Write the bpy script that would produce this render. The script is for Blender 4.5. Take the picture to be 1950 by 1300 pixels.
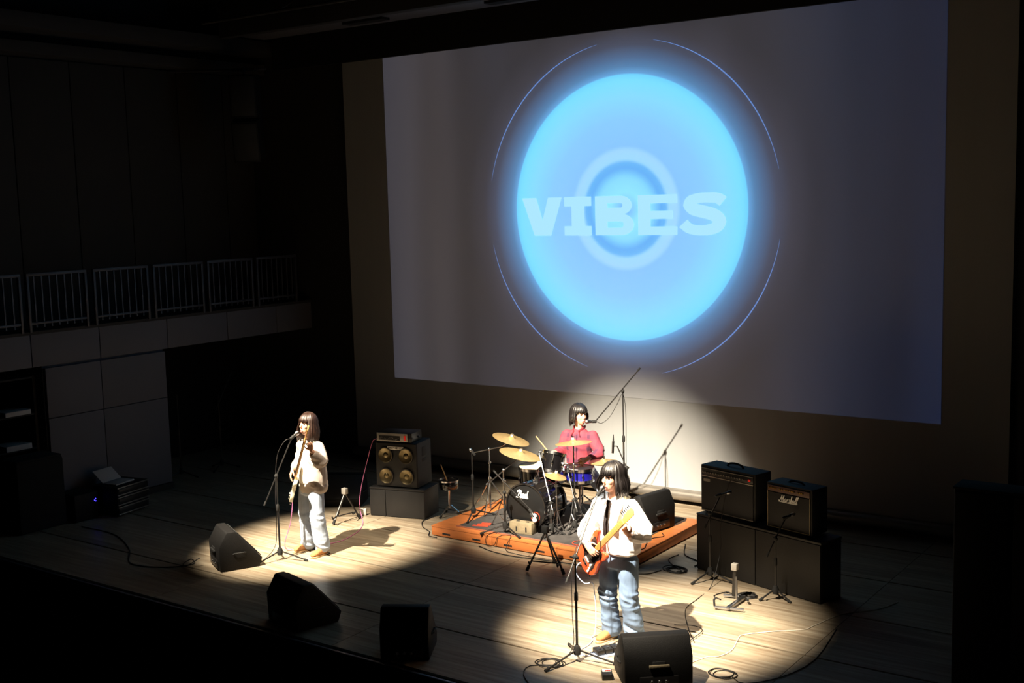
import bpy, bmesh, math, random
from mathutils import Vector, Matrix, noise
random.seed(7)
V = Vector
scene = bpy.context.scene
for o in list(bpy.data.objects):
    bpy.data.objects.remove(o)

# ------------------------------------------------------------------ camera
cam_data = bpy.data.cameras.new('camera')
cam = bpy.data.objects.new('camera', cam_data)
scene.collection.objects.link(cam)
scene.camera = cam
FOCAL_PX, YAW, PITCH, ROLL = 2238.36, math.radians(35.578), math.radians(6.7966), math.radians(1.51725)
cam_data.sensor_width = 36.0
cam_data.lens = FOCAL_PX / 1950.0 * 36.0
cam_data.clip_end = 100
_f = V((-math.sin(YAW) * math.cos(PITCH), math.cos(YAW) * math.cos(PITCH), -math.sin(PITCH)))
_r = V((math.cos(YAW), math.sin(YAW), 0))
_d = _f.cross(_r)
_r2 = math.cos(ROLL) * _r + math.sin(ROLL) * _d
_d2 = -math.sin(ROLL) * _r + math.cos(ROLL) * _d
cam.matrix_world = Matrix(((_r2.x, -_d2.x, -_f.x, 0), (_r2.y, -_d2.y, -_f.y, 0), (_r2.z, -_d2.z, -_f.z, 4.0), (0, 0, 0, 1)))

# ------------------------------------------------------------------ world, lights, exposure
world = bpy.data.worlds.new('world')
scene.world = world
world.use_nodes = True
world.node_tree.nodes['Background'].inputs[0].default_value = (0.75, 0.85, 1.0, 1)
world.node_tree.nodes['Background'].inputs[1].default_value = 0.0
vs = scene.view_settings
vs.view_transform = 'Standard'
vs.look = 'None'
vs.gamma = 1.0
vs.use_curve_mapping = False
vs.exposure = 0.0


def spot(name, loc, aim, energy, half_deg, blend, color, soft=0.06):
    d = bpy.data.lights.new(name, 'SPOT')
    d.energy = energy
    d.color = color
    d.spot_size = math.radians(half_deg * 2)
    d.spot_blend = blend
    d.shadow_soft_size = soft
    o = bpy.data.objects.new(name, d)
    scene.collection.objects.link(o)
    o.location = loc
    o.rotation_euler = (V(aim) - V(loc)).to_track_quat('-Z', 'Y').to_euler()
    return o


WARM = (1.0, 0.86, 0.66)
spot('stage_spotlight_bassist_offscreen', (-10.15, 5.5, 7.0), (-9.85, 9.75, 0.0), 17500, 10.6, 0.95, WARM)
spot('stage_spotlight_guitarist_offscreen', (-5.70, 5.4, 7.0), (-5.15, 9.35, 0.0), 17500, 10.7, 0.95, WARM)
spot('stage_spotlight_drummer_offscreen', (-6.5, 5.5, 7.0), (-7.58, 12.1, 0.48), 23500, 11.6, 1.0, WARM)
spot('overhead_spotlight_bassist_offscreen', (-7.84, 8.56, 7.0), (-9.75, 9.6, 0.0), 1900, 10.5, 0.6, (1.0, 0.80, 0.55))
spot('overhead_spotlight_guitarist_offscreen', (-3.85, 9.48, 7.0), (-5.2, 9.35, 0.0), 1900, 11.5, 0.6, (1.0, 0.80, 0.55))

# ------------------------------------------------------------------ materials


def lin(c):
    return tuple(((x / 255.0) / 12.92 if x <= 10.31 else (((x / 255.0) + 0.055) / 1.055) ** 2.4) for x in c)


def mat(name, col, rough=0.5, metal=0.0, var=0.0, scale=8.0, bump=0.0, bscale=60.0, spec=0.5, emit=None, estr=0.0, stretch=None, coat=0.0):
    m = bpy.data.materials.new(name)
    m.use_nodes = True
    nt = m.node_tree
    b = nt.nodes['Principled BSDF']
    c = lin(col)
    b.inputs['Base Color'].default_value = (*c, 1)
    b.inputs['Roughness'].default_value = rough
    b.inputs['Metallic'].default_value = metal
    b.inputs['Specular IOR Level'].default_value = spec
    b.inputs['Coat Weight'].default_value = coat
    if emit:
        b.inputs['Emission Color'].default_value = (*lin(emit), 1)
        b.inputs['Emission Strength'].default_value = estr
    tc = nt.nodes.new('ShaderNodeTexCoord')
    mp = nt.nodes.new('ShaderNodeMapping')
    if stretch:
        mp.inputs['Scale'].default_value = stretch
    nt.links.new(tc.outputs['Object'], mp.inputs['Vector'])
    if var > 0:
        n = nt.nodes.new('ShaderNodeTexNoise')
        n.inputs['Scale'].default_value = scale
        n.inputs['Detail'].default_value = 5
        nt.links.new(mp.outputs[0], n.inputs['Vector'])
        r = nt.nodes.new('ShaderNodeMapRange')
        r.inputs['From Min'].default_value = 0.3
        r.inputs['From Max'].default_value = 0.7
        r.inputs['To Min'].default_value = 1 - var
        r.inputs['To Max'].default_value = 1 + var
        nt.links.new(n.outputs['Fac'], r.inputs['Value'])
        x = nt.nodes.new('ShaderNodeVectorMath')
        x.operation = 'SCALE'
        x.inputs[0].default_value = c
        nt.links.new(r.outputs[0], x.inputs['Scale'])
        nt.links.new(x.outputs[0], b.inputs['Base Color'])
    if bump > 0:
        n2 = nt.nodes.new('ShaderNodeTexNoise')
        n2.inputs['Scale'].default_value = bscale
        nt.links.new(mp.outputs[0], n2.inputs['Vector'])
        bp = nt.nodes.new('ShaderNodeBump')
        bp.inputs['Strength'].default_value = bump
        bp.inputs['Distance'].default_value = 0.01
        nt.links.new(n2.outputs['Fac'], bp.inputs['Height'])
        nt.links.new(bp.outputs[0], b.inputs['Normal'])
    return m


M = {}
M['black_metal'] = mat('black_metal', (26, 25, 25), 0.38, 0.0, 0.15)
M['chrome'] = mat('chrome', (200, 200, 202), 0.18, 1.0, 0.06)
M['steel'] = mat('steel', (150, 150, 152), 0.32, 1.0, 0.1)
M['rubber'] = mat('rubber', (20, 20, 20), 0.8, 0, 0.1)
M['black_box'] = mat('black_box', (15, 14, 14), 0.7, 0, 0.15, 20, 0.15, 120, spec=0.3)
M['black_paint'] = mat('black_paint', (34, 33, 33), 0.6, 0, 0.12, 5, 0.1, 40)
M['grille'] = mat('grille', (38, 38, 38), 0.55, 0.2, 0.2, 220, 0.4, 300)
M['tolex'] = mat('tolex', (27, 26, 27), 0.7, 0, 0.1, 30, 0.3, 260)
M['grille_cloth'] = mat('grille_cloth', (46, 46, 48), 0.85, 0, 0.2, 300, 0.2, 300)
M['silver_trim'] = mat('silver_trim', (150, 145, 138), 0.35, 0.7, 0.1)
M['panel_grey'] = mat('panel_grey', (168, 164, 156), 0.45, 0.3, 0.08)
M['led_red'] = mat('led_red', (160, 20, 15), 0.4, emit=(255, 40, 25), estr=0.25)
M['led_blue'] = mat('led_blue', (20, 20, 120), 0.4, emit=(60, 50, 255), estr=6)
M['led_green'] = mat('led_green', (60, 120, 40), 0.4, emit=(120, 230, 90), estr=1.0)
M['white_plastic'] = mat('white_plastic', (225, 222, 215), 0.45, 0, 0.05)
M['cymbal'] = mat('cymbal', (186, 158, 106), 0.33, 0.55, 0.12, 30, 0.12, 200)
M['drum_black'] = mat('drum_black', (16, 15, 17), 0.16, 0, 0.1, coat=0.6)
M['drum_blue'] = mat('drum_blue', (22, 20, 120), 0.2, 0, 0.1, coat=0.5)
M['drum_head'] = mat('drum_head', (224, 205, 172), 0.55, 0, 0.06, 10)
M['kick_head'] = mat('kick_head', (18, 18, 19), 0.42, 0, 0.1)
M['logo_white'] = mat('logo_white', (240, 240, 238), 0.5)
M['riser_wood'] = mat('riser_wood', (190, 112, 58), 0.55, 0, 0.16, 3.5, 0.06, 60, stretch=(0.6, 4, 4))
M['rug'] = mat('rug', (66, 63, 62), 0.95, 0, 0.25, 9, 0.5, 250)
M['rug_red'] = mat('rug_red', (190, 62, 34), 0.9, 0, 0.2, 30)
M['rug_edge'] = mat('rug_edge', (150, 92, 70), 0.8, 0, 0.15, 30)
M['crate'] = mat('crate', (128, 116, 92), 0.75, 0, 0.18, 12, 0.2, 80)
M['skin'] = mat('skin', (224, 172, 144), 0.5, 0, 0.05, 15)
M['lip'] = mat('lip', (176, 84, 76), 0.45)
M['eye_dark'] = mat('eye_dark', (26, 20, 18), 0.3)
M['mouth'] = mat('mouth', (70, 24, 22), 0.6)
M['hair_black'] = mat('hair_black', (24, 20, 20), 0.42, 0, 0.35, 40, spec=0.6, stretch=(3, 3, 0.4))
M['hair_brown'] = mat('hair_brown', (44, 26, 18), 0.45, 0, 0.35, 40, spec=0.6, stretch=(3, 3, 0.4))
M['jacket_grey'] = mat('jacket_grey', (178, 166, 158), 0.85, 0, 0.08, 12, 0.10, 300)
M['top_white'] = mat('top_white', (226, 222, 216), 0.85, 0, 0.05, 12, 0.08, 300)
M['shirt_white'] = mat('shirt_white', (232, 226, 226), 0.8, 0, 0.05, 12, 0.08, 300)
M['tie_black'] = mat('tie_black', (34, 28, 30), 0.7, 0, 0.1)
M['denim_light'] = mat('denim_light', (160, 172, 190), 0.85, 0, 0.16, 14, 0.10, 300, stretch=(1, 1, 0.5))
M['denim_blue'] = mat('denim_blue', (112, 134, 164), 0.85, 0, 0.28, 9, 0.10, 300, stretch=(1, 1, 0.5))
M['suede'] = mat('suede', (172, 122, 76), 0.95, 0, 0.12, 30, 0.12, 300)
M['sole'] = mat('sole', (190, 160, 120), 0.8, 0, 0.1)
M['guitar_red'] = mat('guitar_red', (206, 74, 40), 0.25, 0, 0.06, coat=0.5)
M['pickguard_black'] = mat('pickguard_black', (30, 22, 20), 0.3)
M['maple'] = mat('maple', (222, 160, 84), 0.4, 0, 0.1, 12, stretch=(1, 6, 6))
M['rosewood'] = mat('rosewood', (86, 56, 40), 0.5, 0, 0.15, 20)
M['cream'] = mat('cream', (222, 216, 190), 0.3, 0, 0.05, coat=0.4)
M['stick_wood'] = mat('stick_wood', (214, 160, 96), 0.5, 0, 0.1, 20)
M['cable_black'] = mat('cable_black', (24, 22, 22), 0.55)
M['cable_pink'] = mat('cable_pink', (206, 120, 166), 0.5)
M['cable_white'] = mat('cable_white', (230, 222, 206), 0.5)
M['cable_blue'] = mat('cable_blue', (190, 208, 244), 0.45)
M['brass'] = mat('brass', (214, 170, 70), 0.3, 1.0)
M['wall_dark'] = mat('wall_dark', (46, 44, 42), 0.85, 0, 0.08, 3)
M['wall_light'] = mat('wall_light', (90, 90, 98), 0.8, 0, 0.05, 2)
M['beam_face'] = mat('beam_face', (90, 90, 98), 0.8, 0, 0.05, 2)
M['soffit'] = mat('soffit', (46, 44, 44), 0.9, 0, 0.1, 3)
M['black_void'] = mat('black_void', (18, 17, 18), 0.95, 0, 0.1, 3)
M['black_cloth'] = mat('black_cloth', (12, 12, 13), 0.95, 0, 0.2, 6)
M['rail_metal'] = mat('rail_metal', (62, 62, 68), 0.5, 0.3, 0.08)
M['nosing'] = mat('nosing', (150, 150, 156), 0.35, 0.8, 0.1)
M['paper'] = mat('paper', (170, 168, 168), 0.8)
M['screen_white'] = mat('screen_white', (158, 160, 162), 0.9, 0, 0.04, 1.2, stretch=(3, 1, 0.15))
M['speaker_cone'] = mat('speaker_cone', (120, 108, 80), 0.34, 0.9, 0.1)
M['plaid'] = None


def plaid_material():
    m = mat('plaid_burgundy', (140, 46, 62), 0.85, 0, 0.0, 10, 0.3, 200)
    nt = m.node_tree
    b = nt.nodes['Principled BSDF']
    tc = nt.nodes['Texture Coordinate']
    sep = nt.nodes.new('ShaderNodeSeparateXYZ')
    nt.links.new(tc.outputs['Object'], sep.inputs[0])
    outs = []
    for ax, fr in (('X', 46.0), ('Z', 40.0)):
        mu = nt.nodes.new('ShaderNodeMath'); mu.operation = 'MULTIPLY'; mu.inputs[1].default_value = fr
        nt.links.new(sep.outputs[ax], mu.inputs[0])
        sn = nt.nodes.new('ShaderNodeMath'); sn.operation = 'SINE'
        nt.links.new(mu.outputs[0], sn.inputs[0])
        gt = nt.nodes.new('ShaderNodeMath'); gt.operation = 'GREATER_THAN'; gt.inputs[1].default_value = 0.55
        nt.links.new(sn.outputs[0], gt.inputs[0])
        outs.append(gt.outputs[0])
    ad = nt.nodes.new('ShaderNodeMath'); ad.operation = 'ADD'
    nt.links.new(outs[0], ad.inputs[0]); nt.links.new(outs[1], ad.inputs[1])
    hf = nt.nodes.new('ShaderNodeMath'); hf.operation = 'MULTIPLY'; hf.inputs[1].default_value = 0.5
    nt.links.new(ad.outputs[0], hf.inputs[0])
    rp = nt.nodes.new('ShaderNodeValToRGB')
    rp.color_ramp.elements[0].color = (*lin((150, 54, 68)), 1)
    rp.color_ramp.elements[1].color = (*lin((84, 42, 66)), 1)
    nt.links.new(hf.outputs[0], rp.inputs[0])
    nt.links.new(rp.outputs[0], b.inputs['Base Color'])
    return m


M['plaid'] = plaid_material()


def plank_material():
    m = mat('stage_boards', (190, 160, 118), 0.34, 0, 0.0, 10, 0.03, 80, spec=0.32)
    nt = m.node_tree
    b = nt.nodes['Principled BSDF']
    tc = nt.nodes['Texture Coordinate']
    oi = nt.nodes.new('ShaderNodeObjectInfo')
    mp = nt.nodes.new('ShaderNodeMapping')
    mp.inputs['Scale'].default_value = (0.9, 14, 1)
    nt.links.new(tc.outputs['Object'], mp.inputs['Vector'])
    addv = nt.nodes.new('ShaderNodeVectorMath'); addv.operation = 'ADD'
    nt.links.new(mp.outputs[0], addv.inputs[0])
    sc = nt.nodes.new('ShaderNodeVectorMath'); sc.operation = 'SCALE'; sc.inputs[0].default_value = (37, 11, 5)
    nt.links.new(oi.outputs['Random'], sc.inputs['Scale'])
    nt.links.new(sc.outputs[0], addv.inputs[1])
    n = nt.nodes.new('ShaderNodeTexNoise'); n.inputs['Scale'].default_value = 1.6; n.inputs['Detail'].default_value = 6
    nt.links.new(addv.outputs[0], n.inputs['Vector'])
    rp = nt.nodes.new('ShaderNodeValToRGB')
    rp.color_ramp.elements[0].position = 0.30
    rp.color_ramp.elements[0].color = (*lin((134, 117, 96)), 1)
    rp.color_ramp.elements[1].position = 0.70
    rp.color_ramp.elements[1].color = (*lin((176, 163, 142)), 1)
    nt.links.new(n.outputs['Fac'], rp.inputs[0])
    r = nt.nodes.new('ShaderNodeMapRange'); r.inputs['To Min'].default_value = 0.78; r.inputs['To Max'].default_value = 1.10
    nt.links.new(oi.outputs['Random'], r.inputs['Value'])
    x = nt.nodes.new('ShaderNodeVectorMath'); x.operation = 'SCALE'
    nt.links.new(rp.outputs[0], x.inputs[0]); nt.links.new(r.outputs[0], x.inputs['Scale'])
    nt.links.new(x.outputs[0], b.inputs['Base Color'])
    rr = nt.nodes.new('ShaderNodeMapRange'); rr.inputs['To Min'].default_value = 0.26; rr.inputs['To Max'].default_value = 0.42
    nt.links.new(n.outputs['Fac'], rr.inputs['Value'])
    nt.links.new(rr.outputs[0], b.inputs['Roughness'])
    return m


M['planks'] = plank_material()

# ------------------------------------------------------------------ mesh helpers
ORG = {}


def frame_axes(t, ref):
    t = t.normalized()
    a = ref - t * ref.dot(t)
    if a.length < 1e-5:
        ref = V((0, 1, 0)) if abs(t.y) < 0.9 else V((1, 0, 0))
        a = ref - t * ref.dot(t)
    a.normalize()
    return a, t.cross(a)


class MB:
    def __init__(s, mtx=None):
        s.v, s.f = [], []
        s.M = mtx or Matrix.Identity(4)

    def add(s, vs, fs):
        o = len(s.v)
        s.v += [s.M @ V(p) for p in vs]
        s.f += [tuple(i + o for i in f) for f in fs]
        return s

    def box(s, lo, hi):
        (a, b, c), (d, e, f) = lo, hi
        return s.add([(a, b, c), (d, b, c), (d, e, c), (a, e, c), (a, b, f), (d, b, f), (d, e, f), (a, e, f)],
                     [(0, 3, 2, 1), (4, 5, 6, 7), (0, 1, 5, 4), (1, 2, 6, 5), (2, 3, 7, 6), (3, 0, 4, 7)])

    def loft(s, path, radii, ref=(0, 0, 1), n=10, dome=0.0):
        """closed tube; radii: number or (ra, rb) per point; ra lies along ref"""
        path = [V(p) for p in path]
        ref = V(ref)
        k = len(path)
        R = []
        for i in range(k):
            r = radii[i] if isinstance(radii, (list, tuple)) and len(radii) == k and not (k == 2 and isinstance(radii, tuple) and not isinstance(radii[0], (tuple, list)) and False) else radii
            R.append(r if isinstance(r, (tuple, list)) else (r, r))
        pts, rad = list(path), list(R)
        if dome > 0:
            def ends(p, q, r):
                t = (p - q).normalized()
                m = min(r) * dome
                return [(p + t * m * 0.6, (r[0] * 0.8, r[1] * 0.8)), (p + t * m, (r[0] * 0.35, r[1] * 0.35))]
            e0 = ends(path[0], path[1], R[0])
            e1 = ends(path[-1], path[-2], R[-1])
            pts = [e0[1][0], e0[0][0]] + pts + [e1[0][0], e1[1][0]]
            rad = [e0[1][1], e0[0][1]] + rad + [e1[0][1], e1[1][1]]
        k = len(pts)
        vs, fs = [], []
        a_prev = None
        for i in range(k):
            t = (pts[min(i + 1, k - 1)] - pts[max(i - 1, 0)])
            if t.length < 1e-7:
                t = V((0, 0, 1))
            a, b = frame_axes(t, ref if a_prev is None or s_fixed(ref, t) else a_prev)
            a_prev = a
            for j in range(n):
                w = 2 * math.pi * j / n
                vs.append(pts[i] + a * (rad[i][0] * math.cos(w)) + b * (rad[i][1] * math.sin(w)))
        for i in range(k - 1):
            for j in range(n):
                fs.append((i * n + j, i * n + (j + 1) % n, (i + 1) * n + (j + 1) % n, (i + 1) * n + j))
        fs.append(tuple(reversed(range(n))))
        fs.append(tuple(range((k - 1) * n, k * n)))
        return s.add(vs, fs)

    def cyl(s, p0, p1, r0, r1=None, n=14):
        return s.loft([p0, p1], [r0, r0 if r1 is None else r1], n=n)

    def tube(s, path, r, n=6):
        """constant or per-point radius with parallel transport"""
        path = [V(p) for p in path]
        k = len(path)
        rad = r if isinstance(r, list) else [r] * k
        vs, fs = [], []
        a = None
        for i in range(k):
            t = (path[min(i + 1, k - 1)] - path[max(i - 1, 0)]).normalized()
            if a is None:
                a, b = frame_axes(t, V((0, 0, 1)))
            else:
                a, b = frame_axes(t, a)
            for j in range(n):
                w = 2 * math.pi * j / n
                vs.append(path[i] + (a * math.cos(w) + b * math.sin(w)) * rad[i])
        for i in range(k - 1):
            for j in range(n):
                fs.append((i * n + j, i * n + (j + 1) % n, (i + 1) * n + (j + 1) % n, (i + 1) * n + j))
        fs.append(tuple(reversed(range(n))))
        fs.append(tuple(range((k - 1) * n, k * n)))
        return s.add(vs, fs)

    def lathe(s, prof, c=(0, 0, 0), axis=(0, 0, 1), n=24, closed=False):
        c, ax = V(c), V(axis).normalized()
        a, b = frame_axes(ax, V((1, 0, 0)) if abs(ax.x) < 0.9 else V((0, 1, 0)))
        vs, fs = [], []
        for (r, h) in prof:
            for j in range(n):
                w = 2 * math.pi * j / n
                vs.append(c + ax * h + (a * math.cos(w) + b * math.sin(w)) * max(r, 1e-5))
        k = len(prof)
        for i in range(k - 1 if not closed else k):
            i2 = (i + 1) % k
            for j in range(n):
                fs.append((i * n + j, i * n + (j + 1) % n, i2 * n + (j + 1) % n, i2 * n + j))
        if not closed:
            fs.append(tuple(reversed(range(n))))
            fs.append(tuple(range((k - 1) * n, k * n)))
        return s.add(vs, fs)

    def ell(s, c, r, n=14, m=9):
        r = r if isinstance(r, (tuple, list)) else (r, r, r)
        c = V(c)
        vs, fs = [], []
        for i in range(1, m):
            p = math.pi * i / m
            for j in range(n):
                w = 2 * math.pi * j / n
                vs.append(c + V((r[0] * math.sin(p) * math.cos(w), r[1] * math.sin(p) * math.sin(w), r[2] * math.cos(p))))
        for i in range(m - 2):
            for j in range(n):
                fs.append((i * n + j, (i + 1) * n + j, (i + 1) * n + (j + 1) % n, i * n + (j + 1) % n))
        top, bot = len(vs), len(vs) + 1
        vs += [c + V((0, 0, r[2])), c - V((0, 0, r[2]))]
        for j in range(n):
            fs.append((top, j, (j + 1) % n))
            fs.append((bot, (m - 2) * n + (j + 1) % n, (m - 2) * n + j))
        return s.add(vs, fs)

    def prism(s, poly, z0, z1):
        n = len(poly)
        vs = [(x, y, z0) for x, y in poly] + [(x, y, z1) for x, y in poly]
        fs = [tuple(reversed(range(n))), tuple(range(n, 2 * n))]
        fs += [(i, (i + 1) % n, n + (i + 1) % n, n + i) for i in range(n)]
        return s.add(vs, fs)

    def mesh(s, name, org, bevel=0, smooth=35, flip=True):
        me = bpy.data.meshes.new(name)
        me.from_pydata([p - org for p in s.v], [], s.f)
        bm = bmesh.new()
        bm.from_mesh(me)
        bmesh.ops.recalc_face_normals(bm, faces=bm.faces)
        if bevel:
            es = [e for e in bm.edges if len(e.link_faces) == 2 and e.calc_face_angle(0) > 0.6]
            bmesh.ops.bevel(bm, geom=es, offset=bevel, segments=2, affect='EDGES', profile=0.5)
        bm.to_mesh(me)
        bm.free()
        if smooth:
            me.shade_smooth()
            me.set_sharp_from_angle(angle=math.radians(smooth))
        return me

    def build(s, name, m, parent=None, org=None, bevel=0, smooth=35):
        if parent is not None:
            org = ORG[parent.name]
        org = V(org) if org is not None else V((0, 0, 0))
        me = s.mesh(name, org, bevel, smooth)
        me.materials.append(M[m] if isinstance(m, str) else m)
        o = bpy.data.objects.new(name, me)
        scene.collection.objects.link(o)
        if parent is not None:
            o.parent = parent
        else:
            o.location = org
        ORG[o.name] = org
        return o


def s_fixed(ref, t):
    t = t.normalized()
    return abs(ref.normalized().dot(t)) < 0.95


def tag(o, label=None, cat=None, group=None, kind=None):
    if label: o['label'] = label
    if cat: o['category'] = cat
    if group: o['group'] = group
    if kind: o['kind'] = kind
    return o


def thing(name, label, cat, loc, group=None):
    o = bpy.data.objects.new(name, None)
    scene.collection.objects.link(o)
    o.location = loc
    o.empty_display_size = 0.1
    ORG[o.name] = V(loc)
    return tag(o, label, cat, group)


def struct(o):
    o['kind'] = 'structure'
    return o


def place(loc, ang=0.0):
    """local frame: x right, y back (away from its front), z up"""
    return Matrix.Translation(V(loc)) @ Matrix.Rotation(ang, 4, 'Z')


def spline(pts, k=8, closed=False):
    pts = [V(p) for p in pts]
    n = len(pts)
    out = []
    rng = n if closed else n - 1
    for i in range(rng):
        p0 = pts[(i - 1) % n] if closed or i > 0 else pts[0] * 2 - pts[1]
        p1, p2 = pts[i], pts[(i + 1) % n]
        p3 = pts[(i + 2) % n] if closed or i + 2 < n else pts[-1] * 2 - pts[-2]
        for j in range(k):
            t = j / k
            out.append(0.5 * ((2 * p1) + (p2 - p0) * t + (2 * p0 - 5 * p1 + 4 * p2 - p3) * t * t + (-p0 + 3 * p1 - 3 * p2 + p3) * t ** 3))
    if not closed:
        out.append(pts[-1])
    return out


# ------------------------------------------------------------------ the stage shell
STAGE_L, STAGE_R, STAGE_F, STAGE_B = -15.6, -0.6, 7.38, 13.9
fl = MB().box((STAGE_L, STAGE_F, -0.25), (STAGE_R, STAGE_B, -0.022)).build('floor', 'black_paint', org=(-8, 10, -0.25))
struct(fl)
xs = [-15.6, -13.3, -10.0, -7.45, -3.72, -0.6]
row = 1.15 / 8
y = 9.45 - row * 14
pk = {}
r_i = 0
while y < 13.85:
    y0 = max(y, STAGE_F)
    wide_gap = 0.026 if abs(((y - 9.45) / 1.15) - round((y - 9.45) / 1.15)) < 0.02 else 0.0016
    if y + row > STAGE_F + 0.02:
        for i in range(len(xs) - 1):
            L, w = xs[i + 1] - xs[i] - 0.006, y + row - y0 - wide_gap
            key = (round(L, 3), round(w, 3))
            if key not in pk:
                pk[key] = MB().box((0, 0, -0.022), (L, w, 0)).mesh('plank', V((0, 0, 0)), 0)
                pk[key].materials.append(M['planks'])
            o = bpy.data.objects.new('plank', pk[key])
            scene.collection.objects.link(o)
            o.parent = fl
            o.location = V((xs[i] + 0.003, y0 + wide_gap, 0)) - V((-8, 10, -0.25))
    y += row
    r_i += 1
struct(MB().box((STAGE_L, STAGE_F - 0.035, -0.06), (STAGE_R, STAGE_F - 0.001, 0.004)).build('trim_1', 'nosing', org=(-8, STAGE_F, 0), bevel=0.006))
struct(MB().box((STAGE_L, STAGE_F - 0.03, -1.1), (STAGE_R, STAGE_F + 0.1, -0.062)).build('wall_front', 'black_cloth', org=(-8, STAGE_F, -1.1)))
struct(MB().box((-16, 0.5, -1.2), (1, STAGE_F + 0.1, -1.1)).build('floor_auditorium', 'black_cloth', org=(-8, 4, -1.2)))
# back wall, ceiling
struct(MB().box((-16, 13.9, -0.3), (0, 14.1, 7.6)).build('wall_back', 'wall_dark', org=(-8, 14, 0)))
struct(MB().box((-16, 4.0, 7.6), (0, 14.1, 7.8)).build('ceiling', 'black_void', org=(-8, 9, 7.6)))
# wall strip beside the screen where the balcony ends
struct(MB().box((-15.6, 13.62, 0), (-12.78, 13.89, 7.6)).build('wall_side', 'wall_dark', org=(-14, 13.7, 0)))
# upper left wall with upright panels
wl = struct(MB().box((-15.3, 5.5, 2.4), (-14.96, 13.62, 7.6)).build('wall_left', 'wall_dark', org=(-15, 9, 2.4)))
for a, b in ((5.6, 7.3), (7.3, 8.35), (8.35, 9.3), (9.3, 10.23), (10.23, 11.15), (11.15, 12.1), (12.1, 13.0), (13.0, 13.61)):
    MB().box((-14.965, a + 0.008, 2.5), (-14.90, b - 0.008, 6.12)).build('wall_panel', 'wall_dark', wl, bevel=0.004)
struct(MB().box((-14.96, 5.5, 6.14), (-14.55, 13.62, 6.30)).build('trim_2', 'soffit', org=(-14.8, 9, 6.14), bevel=0.01))
struct(MB().box((-14.96, 5.5, 6.42), (-14.2, 13.62, 6.62)).build('trim_3', 'soffit', org=(-14.6, 9, 6.42), bevel=0.01))
# balcony slab, its pale fascia in cast sections, dark ledge
bal = struct(MB().box((-14.95, 5.5, 2.06), (-13.80, 13.62, 2.42)).build('balcony', 'soffit', org=(-14.4, 9, 2.06)))
for a, b in ((5.5, 7.4), (7.4, 8.6), (8.6, 9.62), (9.62, 10.74), (10.74, 11.85), (11.85, 12.85), (12.85, 13.62)):
    MB().box((-13.80, a + 0.006, 2.04), (-13.74, b - 0.006, 2.46)).build('fascia_panel', 'beam_face', bal, bevel=0.003)
MB().box((-13.95, 5.5, 2.46), (-13.72, 13.62, 2.50)).build('ledge', 'soffit', bal)
# lower left wall: pale panels between two dark openings
wlo = struct(MB().box((-14.0, 8.78, 0), (-13.82, 10.70, 2.05)).build('wall_left_lower', 'wall_light', org=(-13.9, 9.7, 0)))
for a, b in ((8.79, 9.62), (9.63, 10.69)):
    for z0, z1 in ((0.10, 1.33), (1.34, 2.0)):
        MB().box((-13.82, a, z0), (-13.76, b, z1)).build('wall_panel', 'wall_light', wlo, bevel=0.003)
struct(MB().box((-13.83, 8.78, 0), (-13.745, 10.70, 0.09)).build('baseboard_left', 'soffit', org=(-13.8, 9.7, 0)))
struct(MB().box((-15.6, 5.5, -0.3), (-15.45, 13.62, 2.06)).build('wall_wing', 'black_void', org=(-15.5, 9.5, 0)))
# right leg curtain
cw = []
for i in range(60):
    t = i / 59
    cw.append((-2.92 + 2.3 * t, 13.30 + 0.045 * math.sin(t * 75)))
cm = MB()
vs, fs = [], []
for (x, yy) in cw:
    vs += [(x, yy, 0.0), (x, yy, 7.0), (x, yy + 0.02, 7.0), (x, yy + 0.02, 0.0)]
for i in range(59):
    a = i * 4
    fs += [(a, a + 4, a + 5, a + 1), (a + 1, a + 5, a + 6, a + 2), (a + 2, a + 6, a + 7, a + 3), (a + 3, a + 7, a + 4, a)]
fs += [(0, 1, 2, 3), (59 * 4 + 3, 59 * 4 + 2, 59 * 4 + 1, 59 * 4)]
tag(cm.add(vs, fs).build('leg_curtain', 'black_cloth', org=(-1.8, 13.3, 0)), 'black pleated stage curtain hanging beside the projection screen', 'curtain')
# header border above the screen and the lighting bridge in front
tag(MB().box((-14.15, 13.41, 6.16), (-2.9, 13.47, 7.2)).build('border_cloth', 'black_cloth', org=(-8, 13.35, 6.16)), 'black border cloth across the top of the projection screen', 'curtain')
br = thing('lighting_bridge', 'dark boxed lighting bridge hanging under the ceiling before the screen', 'bridge', (-8, 12.4, 6.6))
MB().box((-14.1, 12.45, 6.62), (-0.6, 13.22, 6.70)).build('underside', 'beam_face', br, bevel=0.01)
MB().box((-14.1, 12.30, 6.56), (-0.6, 12.45, 7.10)).build('front_beam', 'soffit', br, bevel=0.01)
for x in (-11.6, -9.05, -6.5, -4.0):
    MB().box((x - 0.38, 12.75, 6.585), (x + 0.38, 12.92, 6.622)).build('lamp_slot', 'black_void', br)
MB().tube([(-14.1, 12.0, 6.75), (-0.6, 12.0, 6.75)], 0.025, 8).build('pipe', 'soffit', br)
for x in (-12.5, -8.5, -4.5):
    MB().tube([(x, 12.0, 6.75), (x, 12.36, 6.95)], 0.015, 6).build('bracket', 'soffit', br)

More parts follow.
